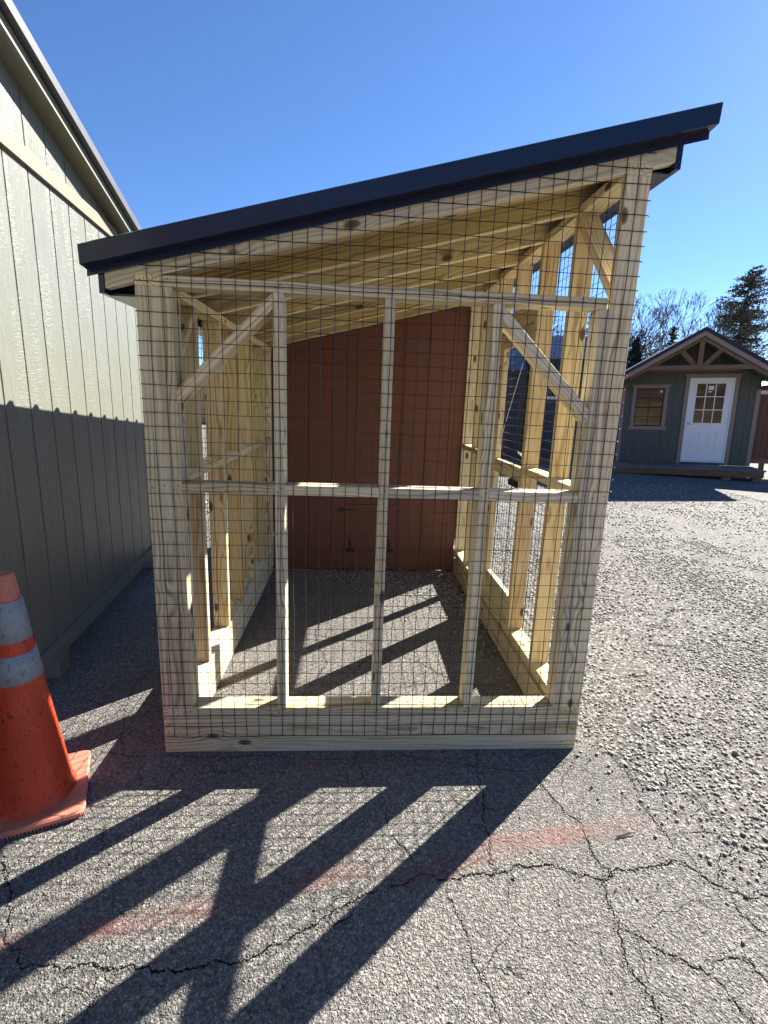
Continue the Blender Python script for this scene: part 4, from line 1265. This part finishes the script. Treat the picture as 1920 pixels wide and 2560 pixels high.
bare(700, 860, 230, 'leafless tree low behind the tall conifer', 0.45, 33, 6)
bare(300, 860, 250, 'leafless tree above the dark shed roofs, seen between the run studs', 0.42, 44, 6)
bare(380, 900, 240, 'leafless tree nearest the coop corner post, seen through the run wall', 0.42, 55, 5)
bare(-330, 1300, 330, 'leafless tree behind the far tan shed', 0.42, 66, 5)

# wooded rise behind, with brush
def hill(name, cx, cy, rx_, ry_, h, mat, seed, n=48):
    V, F = [], []
    for j in range(n + 1):
        for i in range(n + 1):
            u, v = i / n * 2 - 1, j / n * 2 - 1
            d = min(1.0, math.hypot(u, v))
            z = h * (0.5 + 0.5 * math.cos(math.pi * d)) * (1 + 0.35 * mnoise.noise(Vector((u * 3, v * 3, seed)))) - 3
            V.append((cx + u * rx_, cy + v * ry_, z))
    for j in range(n):
        for i in range(n):
            a = j * (n + 1) + i
            F.append((a, a + 1, a + n + 2, a + n + 1))
    return struct(meshobj(name, V, F, mat, None, Matrix.Identity(4), 0.0, True))
hill('hill', 900, 2600, 4200, 1700, 270, M['hill'], 2.0)
hill('hill', 400, -4200, 6000, 2200, 900, M['slope'], 5.0)
struct(meshobj('field', [(-6000, -3400, 0.3), (6000, -3400, 0.3), (6000, -260, 0.3), (-6000, -260, 0.3), ], [(0, 1, 2, 3)], M['drygrass'], None, Matrix.Identity(4)))
lines = []
for _ in range(2600):
    x, y = rnd.uniform(440, 900), rnd.uniform(850, 1120)
    hh = rnd.uniform(90, 235) * (0.55 + 0.6 * abs(mnoise.noise(Vector((x * 0.012, y * 0.012, 2)))))
    b = Vector((x, y, 0))
    d = Vector((rnd.gauss(0, 0.25), rnd.gauss(0, 0.25), 1))
    lines.append([b, b + d * hh * 0.5 + Vector((wob(4), wob(4), 0)), b + d * hh + Vector((wob(10), wob(10), 0))])
    for _k in range(3):
        s = b + d * hh * rnd.uniform(0.3, 0.9)
        lines.append([s, s + Vector((wob(14), wob(14), rnd.uniform(4, 18))), s + Vector((wob(26), wob(26), rnd.uniform(10, 34)))])
stuff(tubes('brush', lines, [0.8, 0.55, 0.3], M['brush'], None, 3))
lines = []
for _ in range(1500):
    x, y = rnd.uniform(150, 460), rnd.uniform(760, 1100)
    hh = rnd.uniform(50, 170)
    b = Vector((x, y, 0))
    d = Vector((rnd.gauss(0, 0.22), rnd.gauss(0, 0.22), 1))
    lines.append([b, b + d * hh * 0.5 + Vector((wob(4), wob(4), 0)), b + d * hh + Vector((wob(10), wob(10), 0))])
    for _k in range(2):
        s = b + d * hh * rnd.uniform(0.3, 0.9)
        lines.append([s, s + Vector((wob(14), wob(14), rnd.uniform(4, 18))), s + Vector((wob(26), wob(26), rnd.uniform(10, 34)))])
stuff(tubes('brush', lines, [0.8, 0.55, 0.3], M['brush'], None, 3))

C = []
for _ in range(22000):
    x, y = rnd.uniform(430, 950), rnd.uniform(860, 1150)
    top = 205 + 45 * mnoise.noise(Vector((x * 0.012, y * 0.012, 2))) + 30 * mnoise.noise(Vector((x * 0.05, y * 0.05, 4)))
    C.append((x, y, top * rnd.random() ** 0.55))
stuff(leafmesh('thicket', C, 6.0, M['brush'], None, 5.0, -0.6))

V = []
for x, y, a, L_ in ((88, 6, 0.4, 5), (95, 24, 0.1, 7), (110, 40, -0.2, 9), (118, 20, 0.9, 4), (84, -9, 1.2, 4), (70, -19, 0.3, 3), (30, -30, 0.5, 2.2), (104, 58, 0.2, 12), (130, 62, 0.1, 14)):
    V.append([(x + math.cos(a) * L_ * t + wob(0.2), y + math.sin(a) * L_ * t + wob(0.2), 0.28 + wob(0.06)) for t in (0, 0.35, 0.7, 1.0)])
stuff(tubes('twigs', V, [0.13, 0.11, 0.09, 0.05], M['bark_dark'], None, 4))
C = []
for _ in range(60):
    C.append((rnd.uniform(60, 130), rnd.uniform(-30, 60), 0.25))
stuff(leafmesh('dry_leaves', C, 0.55, M['brush'], None, 1.8, 0.0))
